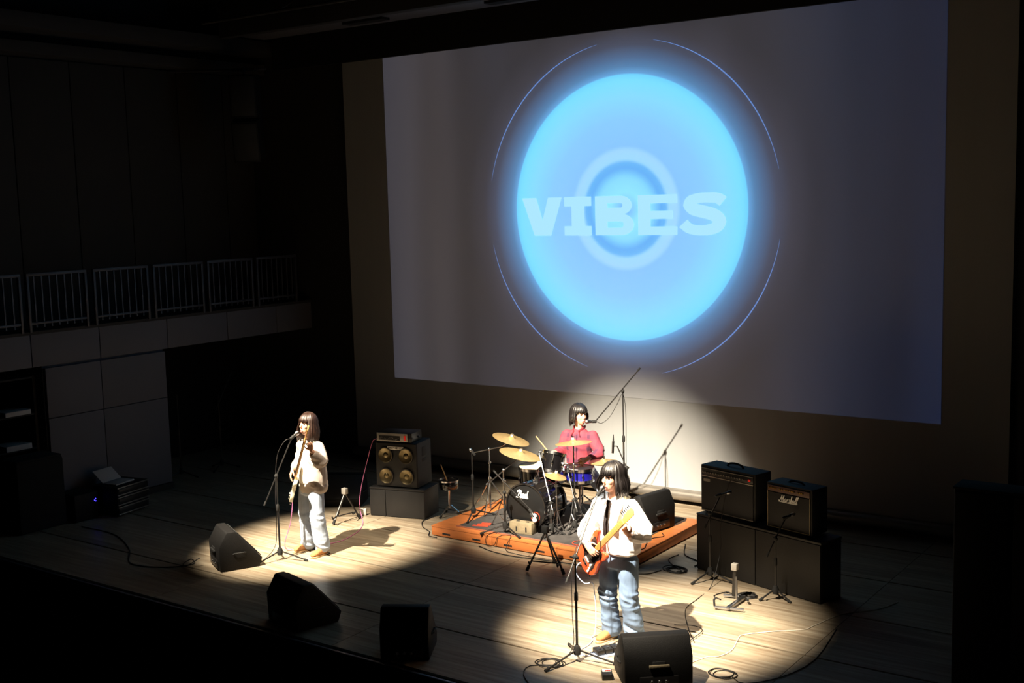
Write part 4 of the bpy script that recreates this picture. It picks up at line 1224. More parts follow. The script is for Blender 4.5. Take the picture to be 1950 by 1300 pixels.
mic_stand('spare black boom stand in the dark wing opening', (-14.1, 11.9, 0), 1.15, ((-14.0, 11.75, 0.95), (-14.15, 12.25, 1.5)), 0.9, 0.26, group='spare stands')
# tall black cabinet at the right wing and steps below the stage
t = thing('tall_cabinet', 'tall black cabinet standing at the right wing', 'cabinet', (-2.1, 9.6, 0))
MB().box((-2.48, 9.46, 0.0), (-1.6, 9.72, 1.64)).build('body', 'black_cloth', t, bevel=0.012)
MB().box((-2.49, 9.45, 1.64), (-1.58, 9.73, 1.66)).build('top_board', 'black_cloth', t, bevel=0.006)
MB().box((-2.47, 9.448, 0.05), (-2.07, 9.462, 1.62)).build('door', 'black_cloth', t, bevel=0.004)
MB().box((-2.03, 9.448, 0.05), (-1.63, 9.462, 1.62)).build('door', 'black_cloth', t, bevel=0.004)
t = thing('stage_steps', 'low black steps against the stage front', 'steps', (-11.2, 7.0, -1.1))
for k in range(3):
    MB().box((-11.7, 6.55 + 0.26 * k, -1.1), (-10.7, 7.33, -0.87 + 0.25 * k)).build('step', 'black_box', t, bevel=0.01)

# ------------------------------------------------------------------ cables
cable('pink_cable', 'pink instrument cable from the bass across the floor to the bass head', [(-9.858, 9.318, 0.680), (-9.86, 9.32, 0.56), (-9.90, 9.31, 0.34), (-9.98, 9.29, 0.12), (-10.0, 9.35, 0.012), (-9.88, 9.52, 0.006), (-9.95, 9.62, 0.006), (-9.82, 9.60, 0.012), (-9.80, 9.72, 0.006), (-9.72, 9.95, 0.006),
      (-9.82, 10.35, 0.006), (-10.02, 10.66, 0.006), (-10.22, 10.86, 0.010), (-10.29, 10.90, 0.16), (-10.27, 10.93, 0.40), (-10.19, 10.98, 0.75), (-10.13, 11.02, 0.98), (-10.09, 11.06, 1.02)], 'cable_pink')
cable('guitar_cable', 'white-blue cable looping from the guitar to the pedals', [(-5.53, 8.785, 0.745), (-5.60, 8.765, 0.70), (-5.62, 8.77, 0.61), (-5.55, 8.79, 0.53), (-5.49, 8.83, 0.53), (-5.495, 8.87, 0.45), (-5.50, 8.90, 0.25), (-5.505, 8.89, 0.05), (-5.51, 8.84, 0.007), (-5.46, 8.76, 0.006), (-5.44, 8.62, 0.006), (-5.46, 8.40, 0.006), (-5.38, 8.42, 0.006), (-5.28, 8.46, 0.012)], 'cable_blue', 0.005)
cable('white_cable', 'white cable snaking over the floor past the guitarist monitor', [(-4.50, 8.70, 0.005), (-4.42, 8.96, 0.005), (-4.33, 9.05, 0.005), (-4.30, 9.24, 0.005), (-4.37, 9.53, 0.005), (-4.36, 9.63, 0.005), (-4.18, 9.83, 0.005), (-3.95, 10.03, 0.005), (-3.91, 10.17, 0.005), (-3.79, 10.6, 0.005), (-3.55, 10.9, 0.005), (-3.45, 11.2, 0.005)], 'cable_white')
cable('coiled_cable', 'coiled black cable beside the guitarist stand base', coil(-5.50, 8.13, 0.12, 3, seed=1, tail=[(-5.62, 8.0, 0.006), (-5.55, 7.8, 0.006), (-5.3, 7.6, 0.006)]), 'cable_black', k=3)
cable('coiled_cable', 'coiled black cable beside the large pale-handled monitor', coil(-4.15, 8.70, 0.12, 3, seed=2, tail=[(-3.9, 8.62, 0.006), (-3.7, 8.9, 0.006), (-3.6, 9.4, 0.006), (-3.7, 10.2, 0.006)]), 'cable_black', k=3)
cable('coiled_cable', 'coiled black cable at the near corner of the amplifier plinth', coil(-5.78, 11.0, 0.12, 4, seed=3, tail=[(-5.9, 11.15, 0.006), (-6.02, 11.3, 0.006), (-6.0, 11.5, 0.006)]), 'cable_black', 0.005, k=3)
cable('coiled_cable', 'coiled black cable behind the silver guitar stand', coil(-4.78, 10.62, 0.09, 5, seed=4, tail=[(-4.92, 10.60, 0.006), (-5.0, 10.62, 0.006), (-5.06, 10.45, 0.006), (-4.95, 10.38, 0.006)]), 'cable_black', 0.006, k=3)
cable('monitor_cable', 'black cable trailing behind the bassist monitor', [(-10.42, 8.40, 0.10), (-10.50, 8.28, 0.03), (-10.66, 8.36, 0.006), (-10.72, 8.52, 0.006), (-10.55, 8.40, 0.006), (-10.75, 8.15, 0.006), (-11.2, 8.05, 0.006), (-11.7, 8.4, 0.006), (-12.4, 8.7, 0.006), (-13.1, 8.72, 0.006)], 'cable_black', 0.006)
cable('microphone_cable', 'thin cable hanging from the bassist microphone to the floor', [(-9.735, 9.232, 1.386), (-9.77, 9.16, 1.36), (-9.84, 9.10, 1.18), (-9.848, 9.06, 0.80), (-9.848, 9.05, 0.40), (-9.87, 9.03, 0.15), (-9.94, 8.90, 0.012), (-10.0, 8.80, 0.006), (-9.97, 8.66, 0.006), (-9.92, 8.68, 0.006), (-9.91, 8.82, 0.006)], 'cable_black', 0.0035)
cable('microphone_cable', 'thin cable hanging from the guitarist microphone down the stand', [(-5.320, 8.672, 1.40), (-5.345, 8.60, 1.29), (-5.372, 8.42, 1.04), (-5.37, 8.31, 0.80), (-5.37, 8.30, 0.45), (-5.36, 8.29, 0.14), (-5.45, 8.22, 0.006), (-5.48, 8.18, 0.006)], 'cable_black', 0.0035)
cable('microphone_cable', 'thin cable hanging from the drummer boom microphone', [(-7.415, 12.097, 1.30), (-7.36, 12.13, 1.28), (-7.27, 12.17, 1.36), (-7.18, 12.20, 1.52), (-7.12, 12.235, 1.64), (-7.085, 12.24, 1.40), (-7.09, 12.24, 0.80), (-7.09, 12.25, 0.30), (-7.05, 12.30, RZ + 0.008), (-6.9, 12.40, RZ + 0.006)], 'cable_black', 0.0035)
cable('riser_cable', 'black cable looped over the riser front edge', [(-8.0, 10.84, RZ + 0.012), (-8.05, 10.74, RZ + 0.012), (-8.08, 10.685, RZ - 0.01), (-8.09, 10.67, 0.05), (-8.03, 10.66, 0.012), (-7.96, 10.67, 0.04), (-7.93, 10.685, RZ - 0.01), (-7.90, 10.74, RZ + 0.010), (-7.84, 10.80, RZ + 0.010), (-7.78, 10.75, RZ + 0.01), (-7.76, 10.685, RZ - 0.01), (-7.78, 10.66, 0.05), (-7.74, 10.62, 0.006), (-7.5, 10.58, 0.006), (-7.2, 10.60, 0.006)], 'cable_black', 0.004)
cable('floor_cable', 'black cable lying on the floor along the riser front', [(-8.15, 10.62, 0.006), (-7.9, 10.53, 0.006), (-7.6, 10.50, 0.006), (-7.2, 10.56, 0.006), (-6.8, 10.60, 0.006), (-6.4, 10.56, 0.006), (-6.0, 10.70, 0.006), (-5.9, 10.9, 0.006)], 'cable_black', 0.006)
cable('floor_cable', 'black cable running from the bass plinth to the riser corner', [(-9.44, 11.30, 0.006), (-9.42, 11.12, 0.006), (-9.25, 10.92, 0.006), (-9.05, 10.80, 0.006), (-8.94, 10.66, 0.006), (-8.80, 10.64, 0.006)], 'cable_black', 0.006)
cable('floor_cable', 'black cable lying between the riser side and the amplifier plinth', [(-6.12, 11.9, 0.006), (-5.95, 11.55, 0.006), (-5.75, 11.42, 0.006), (-5.66, 11.35, 0.006), (-5.66, 11.22, 0.006)], 'cable_black', 0.006)
cable('floor_cable', 'black cable curling on the riser deck beside the drum monitor', [(-6.36, 11.78, RZ + 0.006), (-6.28, 11.66, RZ + 0.006), (-6.36, 11.50, RZ + 0.006), (-6.30, 11.30, RZ + 0.006), (-6.24, 11.12, RZ + 0.006), (-6.34, 11.0, RZ + 0.006)], 'cable_black', 0.005)
cable('amplifier_cable', 'thin cables rising from the floor to the wide combo amplifier', [(-4.66, 9.22, 0.006), (-4.86, 9.5, 0.006), (-5.12, 9.95, 0.006), (-5.16, 10.3, 0.006), (-5.20, 10.68, 0.02), (-5.24, 10.98, 0.30), (-5.26, 11.035, 0.55), (-5.24, 11.10, 0.85), (-5.19, 11.133, 1.04)], 'cable_black', 0.004)
cable('amplifier_cable', 'thin cable crossing the floor behind the guitarist to the monitor', [(-5.02, 9.52, 0.006), (-4.86, 9.58, 0.010), (-4.72, 9.50, 0.017), (-4.70, 9.2, 0.017), (-4.68, 8.9, 0.006), (-4.72, 8.72, 0.02)], 'cable_black', 0.004)

# ------------------------------------------------------------------ people


def person_frame(o, f):
    f = V((f[0], f[1], 0)).normalized()
    l = V((-f.y, f.x, 0))
    return Matrix(((l.x, f.x, 0, o[0]), (l.y, f.y, 0, o[1]), (0, 0, 1, o[2] if len(o) > 2 else 0), (0, 0, 0, 1)))


def remesh(name, mb, m, parent, voxel, smooth=4, disp=None):
    """one continuous skin over all closed pieces of mb"""
    org = ORG[parent.name]
    me = mb.mesh(name + '_raw', org, smooth=0)
    tmp = bpy.data.objects.new(name + '_raw', me)
    scene.collection.objects.link(tmp)
    r = tmp.modifiers.new('r', 'REMESH'); r.mode = 'VOXEL'; r.voxel_size = voxel
    if smooth:
        sm = tmp.modifiers.new('s', 'SMOOTH'); sm.iterations = smooth; sm.factor = 0.5
    bpy.context.view_layer.update()
    dg = bpy.context.evaluated_depsgraph_get()
    out = bpy.data.meshes.new_from_object(tmp.evaluated_get(dg))
    bpy.data.objects.remove(tmp)
    bpy.data.meshes.remove(me)
    out.name = name
    if disp:
        out.update()
        nn = [v.normal.copy() for v in out.vertices]
        for v, n in zip(out.vertices, nn):
            v.co += n * disp(v.co + org)
    out.materials.clear()
    out.materials.append(M[m])
    out.shade_smooth()
    o = bpy.data.objects.new(name, out)
    scene.collection.objects.link(o)
    o.parent = parent
    ORG[o.name] = org
    return o


def hand(mb, wrist, d, n, w, curl=(0.5, 0.6, 0.7, 0.8), s=0.92, spread=0.0):
    """d: along the hand, n: where the palm looks, w: towards the thumb"""
    d = V(d).normalized(); n = V(n); n = (n - d * n.dot(d)).normalized(); w0 = V(w); wv = d.cross(n)
    if wv.dot(w0) < 0: wv = -wv
    W = V(wrist)
    k = W + d * 0.085 * s
    mb.loft([W - d * 0.01, W + d * 0.03 * s, k], [(0.026 * s, 0.019 * s), (0.038 * s, 0.016 * s), (0.040 * s, 0.013 * s)], wv, 12, dome=0.5)
    lens = [(0.042, 0.026, 0.020), (0.046, 0.029, 0.022), (0.042, 0.027, 0.021), (0.034, 0.021, 0.018)]
    for i in range(4):
        off = (0.030 - 0.020 * i) * s
        p = k + wv * off - d * 0.006
        a = 0.0
        pts = [p]
        dd = (d + wv * (0.10 - 0.07 * i)).normalized()
        for j, L in enumerate(lens[i]):
            a += curl[i] * (0.75, 1.0, 0.7)[j]
            p = p + (dd * math.cos(a) + n * math.sin(a)) * L * s
            pts.append(p)
        mb.loft(pts, [0.0092 * s, 0.0088 * s, 0.0082 * s, 0.0070 * s], wv, 8, dome=0.8)
    p = W + d * 0.022 * s + wv * 0.024 * s
    q = p + (d * 0.55 + wv * 0.75 + n * 0.35).normalized() * 0.040 * s
    r = q + (d * 0.85 + wv * 0.20 + n * 0.50).normalized() * 0.030 * s
    e = r + (d * 0.85 - wv * 0.05 + n * 0.50).normalized() * 0.022 * s
    mb.loft([p, q, r, e], [0.014 * s, 0.0115 * s, 0.0098 * s, 0.0078 * s], n, 8, dome=0.8)


def head_matrix(F, c, yaw, pitch, roll=0.0):
    """local of the head: x her left, y forward, z up"""
    return F @ Matrix.Translation(V(c)) @ Matrix.Rotation(yaw, 4, 'Z') @ Matrix.Rotation(-pitch, 4, 'X') @ Matrix.Rotation(roll, 4, 'Y')


def add_head(mb, H, s=1.0):
    keep = mb.M
    mb.M = H @ Matrix.Scale(s, 4)
    mb.ell((0, -0.008, 0.028), (0.074, 0.092, 0.090), 20, 14)
    mb.loft([(0, 0.030, 0.04), (0, 0.034, -0.01), (0, 0.034, -0.055), (0, 0.040, -0.088), (0, 0.046, -0.104)], [(0.064, 0.052), (0.064, 0.050), (0.055, 0.047), (0.040, 0.038), (0.022, 0.024)], (1, 0, 0), 16, dome=0.4)
    mb.loft([(0, 0.082, 0.022), (0, 0.094, -0.004), (0, 0.103, -0.024), (0, 0.090, -0.034)], [(0.008, 0.008), (0.009, 0.010), (0.013, 0.011), (0.010, 0.008)], (1, 0, 0), 10, dome=0.5)
    for sx in (-1, 1):
        mb.ell((sx * 0.073, -0.006, -0.008), (0.010, 0.020, 0.030), 10, 8)
        mb.ell((sx * 0.034, 0.060, -0.022), (0.022, 0.020, 0.022), 10, 8)
        mb.ell((sx * 0.030, 0.072, 0.036), (0.026, 0.012, 0.009), 10, 6)
    mb.ell((0, 0.080, -0.062), (0.022, 0.010, 0.006), 10, 6)
    mb.ell((0, 0.078, -0.075), (0.020, 0.011, 0.007), 10, 6)
    mb.M = keep


def face_parts(parent, H, s=1.0, open_mouth=0.006):
    q = H @ Matrix.Scale(s, 4)
    for sx in (-1, 1):
        MB(q).ell((sx * 0.031, 0.079, 0.014), (0.0135, 0.007, 0.0055), 12, 7).build('eye', 'eye_dark', parent)
        MB(q).loft([(sx * 0.014, 0.088, 0.034), (sx * 0.031, 0.086, 0.038), (sx * 0.048, 0.076, 0.034)], [(0.004, 0.003)] * 3, (0, 0, 1), 8, dome=0.5).build('eyebrow', 'eye_dark', parent)
    MB(q).loft([(-0.021, 0.080, -0.064), (0, 0.0895, -0.061), (0.021, 0.080, -0.064)], [(0.003, 0.004), (0.005, 0.005), (0.003, 0.004)], (0, 0, 1), 8, dome=0.5).build('lip', 'lip', parent)
    MB(q).loft([(-0.018, 0.080, -0.074), (0, 0.0885, -0.077 - open_mouth * 0.4), (0.018, 0.080, -0.074)], [(0.003, 0.004), (0.006, 0.005), (0.003, 0.004)], (0, 0, 1), 8, dome=0.5).build('lip', 'lip', parent)
    if open_mouth > 0:
        MB(q).ell((0, 0.085, -0.069), (0.014, 0.004, open_mouth), 12, 6).build('mouth_opening', 'mouth', parent)


def hair(parent, H, m, length, face_half=52, bang_z=0.040, seed=1, s=1.0, flare=0.02, split=0.0, back_len=None, jitter=0.02):
    """locks combed from the crown, hanging to 'length' below the head centre; fringe over the forehead"""
    rnd = random.Random(seed)
    mb = MB(H @ Matrix.Scale(s, 4))
    rx, ry, rz = 0.090, 0.108, 0.106
    cz, cy = 0.028, -0.010

    def lock(az, pol0, pol1, drop, lift, wdt, thk):
        pts, rad = [], []
        k = 7
        for i in range(k + 1):
            p = math.radians(pol0 + (pol1 - pol0) * i / k)
            a = math.radians(az) 
            pts.append(V((-(rx + lift) * math.sin(p) * math.sin(a), cy + (ry + lift) * math.sin(p) * math.cos(a), cz + (rz + lift) * math.cos(p))))
            rad.append((wdt * (0.45 + 0.55 * min(1, i / 3)), thk))
        if drop > 0:
            e = pts[-1]
            o = V((e.x, e.y - cy, 0))
            o = o.normalized() if o.length > 1e-4 else V((0, -1, 0))
            for j, t in enumerate((0.25, 0.5, 0.75, 1.0)):
                pts.append(e + o * (flare * math.sin(t * 2.6) + rnd.uniform(-0.004, 0.004)) - V((0, 0, drop * t)))
                rad.append((wdt * (1.0, 0.95, 0.8, 0.35)[j], thk * (1, 0.95, 0.8, 0.4)[j]))
        else:
            rad[-1] = (wdt * 0.4, thk * 0.4)
            rad[-2] = (wdt * 0.8, thk * 0.8)
        # keep the broad side of each lock along the head surface
        mid = pts[len(pts) // 2]
        tang = V((-(mid.y - cy), mid.x, 0))
        mb.loft(pts, rad, tang if tang.length > 1e-3 else (1, 0, 0), 6, dome=0.3)

    mb.ell((0, cy - 0.004, cz + 0.012), (rx - 0.006, ry - 0.010, rz - 0.006), 20, 14)
    for layer in range(2):
        az = -180
        while az < 180:
            a = az + rnd.uniform(-3, 3)
            lift = 0.004 + 0.006 * layer + rnd.uniform(-0.002, 0.003)
            if abs(a) > face_half:
                L = length if back_len is None or abs(a) < 110 else back_len
                drop = max(0.0, L + cz + rnd.uniform(-jitter, jitter * 0.6) - 0.01)
                lock(a, 4, 92, drop, lift, 0.0115 + rnd.uniform(-0.002, 0.003), 0.006)
            az += 5
    for layer in range(2):
        a = -face_half - 4
        while a <= face_half + 4:
            pol = math.degrees(math.acos(max(-1, min(1, (bang_z - cz + rnd.uniform(-0.010, 0.010)) / rz))))
            lock(a + rnd.uniform(-3, 3), 6, pol + 6 * abs(a) / face_half, 0, 0.003 + 0.004 * layer, 0.0085, 0.0045)
            a += 5
    return mb.build('hair', m, parent, smooth=70)


def folds(F, amp, zamp, cx=9.0, cz=16.0, seed=0.0, zmid=None):
    Fi = F.inverted()

    def d(co):
        p = Fi @ co
        e = noise.noise(V((p.x * cx + seed, p.y * cx, p.z * cz + 0.8 * p.x * cz))) * amp
        e += noise.noise(V((p.x * 3 * cx, p.y * 3 * cx + seed, p.z * cz * 1.2))) * amp * 0.35
        if zmid is not None:
            for zc, wz in zmid:
                w = math.exp(-((p.z - zc) / wz) ** 2)
                e += w * zamp * 2.2 * (0.35 - abs(noise.noise(V((p.x * 6 + seed, p.y * 6, p.z * 17 + 5 * p.x)))) * 1.4)
        return e
    return d


def shoe(parent, F, heel, toe, ankle_h=0.075, s=1.0, m='suede'):
    h, t = V(heel), V(toe)
    d = (t - h).normalized()
    mb = MB(F)
    z = V((0, 0, 1))
    base = V((0, 0, h.z))
    L = (t - h).length
    mb.loft([h + d * 0.00 + z * 0.045, h + d * 0.05 + z * 0.052, h + d * L * 0.45 + z * 0.050, h + d * L * 0.72 + z * 0.040, h + d * (L - 0.02) + z * 0.030],
            [(0.034 * s, 0.036), (0.040 * s, 0.046), (0.044 * s, 0.044), (0.050 * s, 0.034), (0.036 * s, 0.022)], d.cross(z), 14, dome=0.7)
    sh = remesh('shoe', mb, m, parent, 0.006, 3)
    sm = MB(F)
    side = d.cross(z)
    out = [(-0.02, 0.028), (0.03, 0.038), (L * 0.4, 0.040), (L * 0.7, 0.050), (L * 0.92, 0.042), (L + 0.012, 0.015)]
    poly = [(h + d * a + side * b * s) for a, b in out] + [(h + d * a - side * b * s) for a, b in reversed(out)]
    n = len(poly)
    vs = [V((p.x, p.y, h.z + 0.0)) for p in poly] + [V((p.x, p.y, h.z + 0.018)) for p in poly]
    fs = [tuple(reversed(range(n))), tuple(range(n, 2 * n))] + [(i, (i + 1) % n, n + (i + 1) % n, n + i) for i in range(n)]
    sm.add(vs, fs).build('sole', 'sole', sh, bevel=0.004)
    return sh


def limb(mb, a, b, c, r, flat=1.0, ref=(0, 1, 0)):
    a, b, c = V(a), V(b), V(c)
    pts = [a, a * 0.5 + b * 0.5, b * 0.96 + a * 0.04, b * 0.94 + c * 0.06, b * 0.5 + c * 0.5, c]
    mb.loft(pts, [(r[0], r[0] * flat), (r[1], r[1] * flat), (r[2], r[2] * flat), (r[2], r[2] * flat), (r[3], r[3] * flat), (r[4], r[4] * flat)], ref, 14, dome=0.7)


# ---- bassist -------------------------------------------------------
F1 = person_frame((-9.73, 9.50), (-0.226, -0.973))
p1 = thing('person', 'person in a pale open jacket and light jeans singing and playing bass', 'person', (-9.73, 9.50, 0))
H1 = head_matrix(F1, (0.050, 0.035, 1.510), math.radians(-8), math.radians(-8))
mb = MB(F1)
add_head(mb, H1, 1.0)
mb.loft([(0.02, -0.005, 1.26), (0.032, 0.012, 1.36), (0.045, 0.03, 1.45)], [(0.058, 0.055), (0.046, 0.046), (0.046, 0.048)], (1, 0, 0), 14, dome=0.5)
mb.loft([(0.02, 0, 0.80), (0.02, 0, 0.92), (0.02, 0, 1.05), (0.02, 0, 1.16), (0.02, -0.005, 1.23)], [(0.145, 0.105), (0.135, 0.10), (0.115, 0.085), (0.135, 0.095), (0.14, 0.075)], (1, 0, 0), 16, dome=0.5)
limb(mb, (0.17, -0.005, 1.275), (0.33, 0.06, 1.11), (0.385, 0.20, 1.285), (0.044, 0.040, 0.036, 0.033, 0.025))
hand(mb, (0.385, 0.20, 1.285), (0.05, 0.28, 0.9), (0.55, 0.35, -0.2), (-0.6, 0.3, 0.5), (0.75, 0.8, 0.85, 0.9))
limb(mb, (-0.145, -0.005, 1.26), (-0.225, -0.03, 1.03), (-0.145, 0.14, 0.985), (0.044, 0.040, 0.036, 0.033, 0.025))
hand(mb, (-0.145, 0.14, 0.985), (-0.02, 0.35, -0.75), (0.3, -0.6, -0.3), (0.6, 0.3, 0.3), (0.35, 0.4, 0.45, 0.5))
limb(mb, (0.10, 0, 0.82), (0.16, 0.03, 0.45), (0.19, 0.0, 0.08), (0.075, 0.065, 0.052, 0.045, 0.034))
limb(mb, (-0.06, 0, 0.82), (-0.085, 0.03, 0.45), (-0.075, 0.02, 0.08), (0.075, 0.065, 0.052, 0.045, 0.034))
b1 = remesh('body', mb, 'skin', p1, 0.0065, 3)
face_parts(b1, H1, 1.0, 0.006)
hair(p1, H1, 'hair_brown', 0.20, 56, 0.046, 3, 1.0, 0.026, jitter=0.03)
mb = MB(F1)
mb.loft([(0.02, 0.016, 0.84), (0.02, 0.018, 1.0), (0.02, 0.016, 1.15), (0.02, 0.006, 1.28), (0.025, 0.0, 1.335)], [(0.135, 0.125), (0.128, 0.122), (0.135, 0.122), (0.12, 0.088), (0.058, 0.055)], (1, 0, 0), 18, dome=0.2)
remesh('undershirt', mb, 'top_white', p1, 0.008, 4, folds(F1, 0.006, 0.004, 7, 6, 2.0))
mb = MB(F1)
mb.loft([(0.03, -0.018, 0.735), (0.03, -0.02, 0.80), (0.03, -0.02, 0.95), (0.025, -0.018, 1.12), (0.022, -0.014, 1.24), (0.022, -0.012, 1.315)], [(0.200, 0.140), (0.215, 0.150), (0.205, 0.142), (0.192, 0.134), (0.168, 0.108), (0.075, 0.066)], (1, 0, 0), 20, dome=0.15)
limb(mb, (0.165, -0.01, 1.262), (0.325, 0.05, 1.10), (0.368, 0.165, 1.235), (0.082, 0.085, 0.086, 0.070, 0.052))
limb(mb, (-0.140, -0.01, 1.245), (-0.225, -0.03, 1.03), (-0.158, 0.10, 1.0), (0.080, 0.078, 0.074, 0.062, 0.046))
# ribbed hem and collar roll
mb.loft([(0.03, -0.018, 0.715), (0.03, -0.018, 0.76)], [(0.190, 0.132), (0.200, 0.140)], (1, 0, 0), 20)
mb.loft([(-0.05, 0.045, 1.29), (-0.07, -0.03, 1.33), (0.02, -0.075, 1.345), (0.11, -0.03, 1.33), (0.09, 0.045, 1.29)], [(0.026, 0.02)] * 5, (0, 0, 1), 10, dome=0.5)
remesh('jacket', mb, 'jacket_grey', p1, 0.008, 3, folds(F1, 0.013, 0.006, 7, 9, 4.0, [(1.1, 0.08), (0.80, 0.05)]))
mb = MB(F1)
mb.loft([(0.02, 0, 0.70), (0.02, 0, 0.80), (0.02, 0, 0.90)], [(0.155, 0.118), (0.158, 0.12), (0.145, 0.11)], (1, 0, 0), 18, dome=0.3)
limb(mb, (0.105, 0, 0.76), (0.165, 0.03, 0.44), (0.195, -0.005, 0.075), (0.098, 0.094, 0.088, 0.088, 0.092), 1.0)
limb(mb, (-0.065, 0, 0.76), (-0.088, 0.03, 0.44), (-0.078, 0.015, 0.075), (0.098, 0.094, 0.088, 0.088, 0.092), 1.0)
remesh('jeans', mb, 'denim_light', p1, 0.008, 3, folds(F1, 0.008, 0.007, 6, 7, 1.0, [(0.42, 0.10), (0.12, 0.09)]))
shoe(p1, F1, (0.215, -0.03, 0.0), (0.245, 0.19, 0.0), s=0.95)
shoe(p1, F1, (-0.080, -0.01, 0.0), (-0.095, 0.21, 0.0), s=0.95)


def axes_matrix(B, Hd, nrm, s):
    x = (V(Hd) - V(B)).normalized()
    n = V(nrm)
    n = (n - x * n.dot(x)).normalized()
    y = n.cross(x)
    return Matrix(((x.x * s, y.x * s, n.x * s, B[0]), (x.y * s, y.y * s, n.y * s, B[1]), (x.z * s, y.z * s, n.z * s, B[2]), (0, 0, 0, 1)))


BODY = [(0.0, 0.0), (0.012, 0.085), (0.075, 0.150), (0.150, 0.146), (0.215, 0.118), (0.265, 0.116), (0.325, 0.142), (0.395, 0.150), (0.432, 0.128), (0.400, 0.096), (0.352, 0.066), (0.335, 0.030),
        (0.335, -0.030), (0.348, -0.060), (0.375, -0.098), (0.368, -0.128), (0.325, -0.136), (0.265, -0.118), (0.205, -0.122), (0.140, -0.152), (0.070, -0.150), (0.012, -0.085)]


def guitar(name, label, cat, F, B, Hd, nrm, total, m_body, m_guard, m_neck, m_board, strings=6, neck_end=0.80, head_len=0.18, strap=None):
    w = lambda p: F @ V(p)
    Bw, Hw = w(B), w(Hd)
    nw = (F.to_3x3() @ V(nrm))
    s = (Hw - Bw).length / total
    q = axes_matrix(Bw, Hw, nw, s)
    t = thing(name, label, cat, Bw)
    out = [(p.x, p.y) for p in spline([(a, b, 0) for a, b in BODY], 4, True)]
    MB(q).prism(out, -0.022, 0.022).build('body', m_body, t, bevel=0.006)
    pg = [(0.10, 0.045), (0.15, 0.095), (0.22, 0.085), (0.30, 0.105), (0.37, 0.10), (0.345, 0.035), (0.335, -0.035), (0.345, -0.075), (0.30, -0.105), (0.22, -0.088), (0.13, -0.115), (0.085, -0.10), (0.12, -0.045)]
    MB(q).prism([(p.x, p.y) for p in spline([(a, b, 0) for a, b in pg], 3, True)], 0.0215, 0.0250).build('pickguard', m_guard, t)
    MB(q).box((0.318, -0.028, 0.002), (neck_end, 0.028, 0.026)).build('neck', m_neck, t, bevel=0.006)
    fb = MB(q).box((0.300, -0.027, 0.026), (neck_end, 0.027, 0.032)).build('fretboard', m_board, t, bevel=0.002)
    for k in range(1, 18):
        x = neck_end - (neck_end - 0.14) * (1 - 2 ** (-k / 12.0))
        MB(q).box((x - 0.001, -0.026, 0.0318), (x + 0.001, 0.026, 0.0332)).build('fret', 'steel', fb)
    hp = [(neck_end, 0.024), (neck_end + 0.03, 0.034), (neck_end + head_len * 0.5, 0.044), (neck_end + head_len, 0.040), (neck_end + head_len * 1.02, 0.0), (neck_end + head_len * 0.9, -0.032), (neck_end + 0.04, -0.030), (neck_end, -0.024)]
    hs = MB(q).prism(hp, 0.006, 0.020).build('headstock', m_neck, t, bevel=0.003)
    for k in range(strings):
        x = neck_end + 0.025 + (head_len - 0.045) * k / (strings - 1)
        tp = MB(q).tube([(x, 0.030, 0.013), (x, 0.066, 0.013)], 0.004, 6).build('tuner', 'steel', hs)
        MB(q).loft([(x, 0.060, 0.013), (x, 0.078, 0.013)], [(0.010, 0.005)] * 2, (1, 0, 0), 8, dome=0.4).build('tuner_button', 'steel', tp)
    for x in ((0.12, 0.19, 0.26) if strings == 6 else (0.17, 0.20)):
        MB(q).box((x - 0.009, -0.036, 0.024), (x + 0.009, 0.036, 0.031)).build('pickup', 'white_plastic' if strings == 6 else 'rubber', t, bevel=0.003)
    MB(q).box((0.062, -0.040, 0.022), (0.088, 0.040, 0.032)).build('bridge', 'chrome', t, bevel=0.003)
    for k, (x, y) in enumerate(((0.10, -0.085), (0.065, -0.095), (0.135, -0.075))):
        MB(q).cyl((x, y, 0.024), (x, y, 0.040), 0.011, n=12).build('knob', 'white_plastic', t)
    MB(q).cyl((0.03, -0.11, 0.0), (0.012, -0.135, 0.0), 0.010, n=10).build('jack', 'steel', t)
    for k in range(strings):
        yy = -0.020 + 0.040 * k / (strings - 1)
        MB(q).tube([(0.075, yy, 0.034), (neck_end, yy * 0.9, 0.0345)], 0.0009, 4).build('string', 'steel', t)
    if strap:
        MB(F).loft(spline(strap, 5), [(0.022, 0.003)] * (5 * (len(strap) - 1) + 1), (0.3, 0.2, -0.9), 8).build('strap', 'cream', t)
    return t


guitar('bass_guitar', 'cream bass guitar held upright by the singer', 'bass guitar', F1, (-0.085, 0.205, 0.665), (0.53, 0.30, 1.585), (-0.62, 0.75, 0.12), 1.20, 'cream', 'white_plastic', 'maple', 'rosewood', 4, 0.99, 0.20)

# ---- guitarist -----------------------------------------------------
F2 = person_frame((-5.28, 8.95), (-0.10, -0.995))
p2 = thing('person', 'person in a white shirt, black tie and blue jeans singing and playing guitar', 'person', (-5.28, 8.95, 0))
H2 = head_matrix(F2, (-0.035, 0.03, 1.505), math.radians(8), math.radians(-4))
mb = MB(F2)
add_head(mb, H2, 1.05)
mb.loft([(-0.03, -0.005, 1.25), (-0.032, 0.008, 1.35), (-0.035, 0.022, 1.44)], [(0.058, 0.055), (0.048, 0.048), (0.048, 0.05)], (1, 0, 0), 14, dome=0.5)
mb.loft([(0.02, 0, 0.80), (0.01, 0, 0.92), (0, 0, 1.05), (-0.02, 0, 1.16), (-0.03, -0.005, 1.23)], [(0.145, 0.105), (0.135, 0.10), (0.115, 0.085), (0.135, 0.095), (0.14, 0.075)], (1, 0, 0), 16, dome=0.5)
limb(mb, (0.135, -0.005, 1.275), (0.285, 0.0, 1.05), (0.265, 0.20, 1.065), (0.044, 0.040, 0.036, 0.033, 0.025))
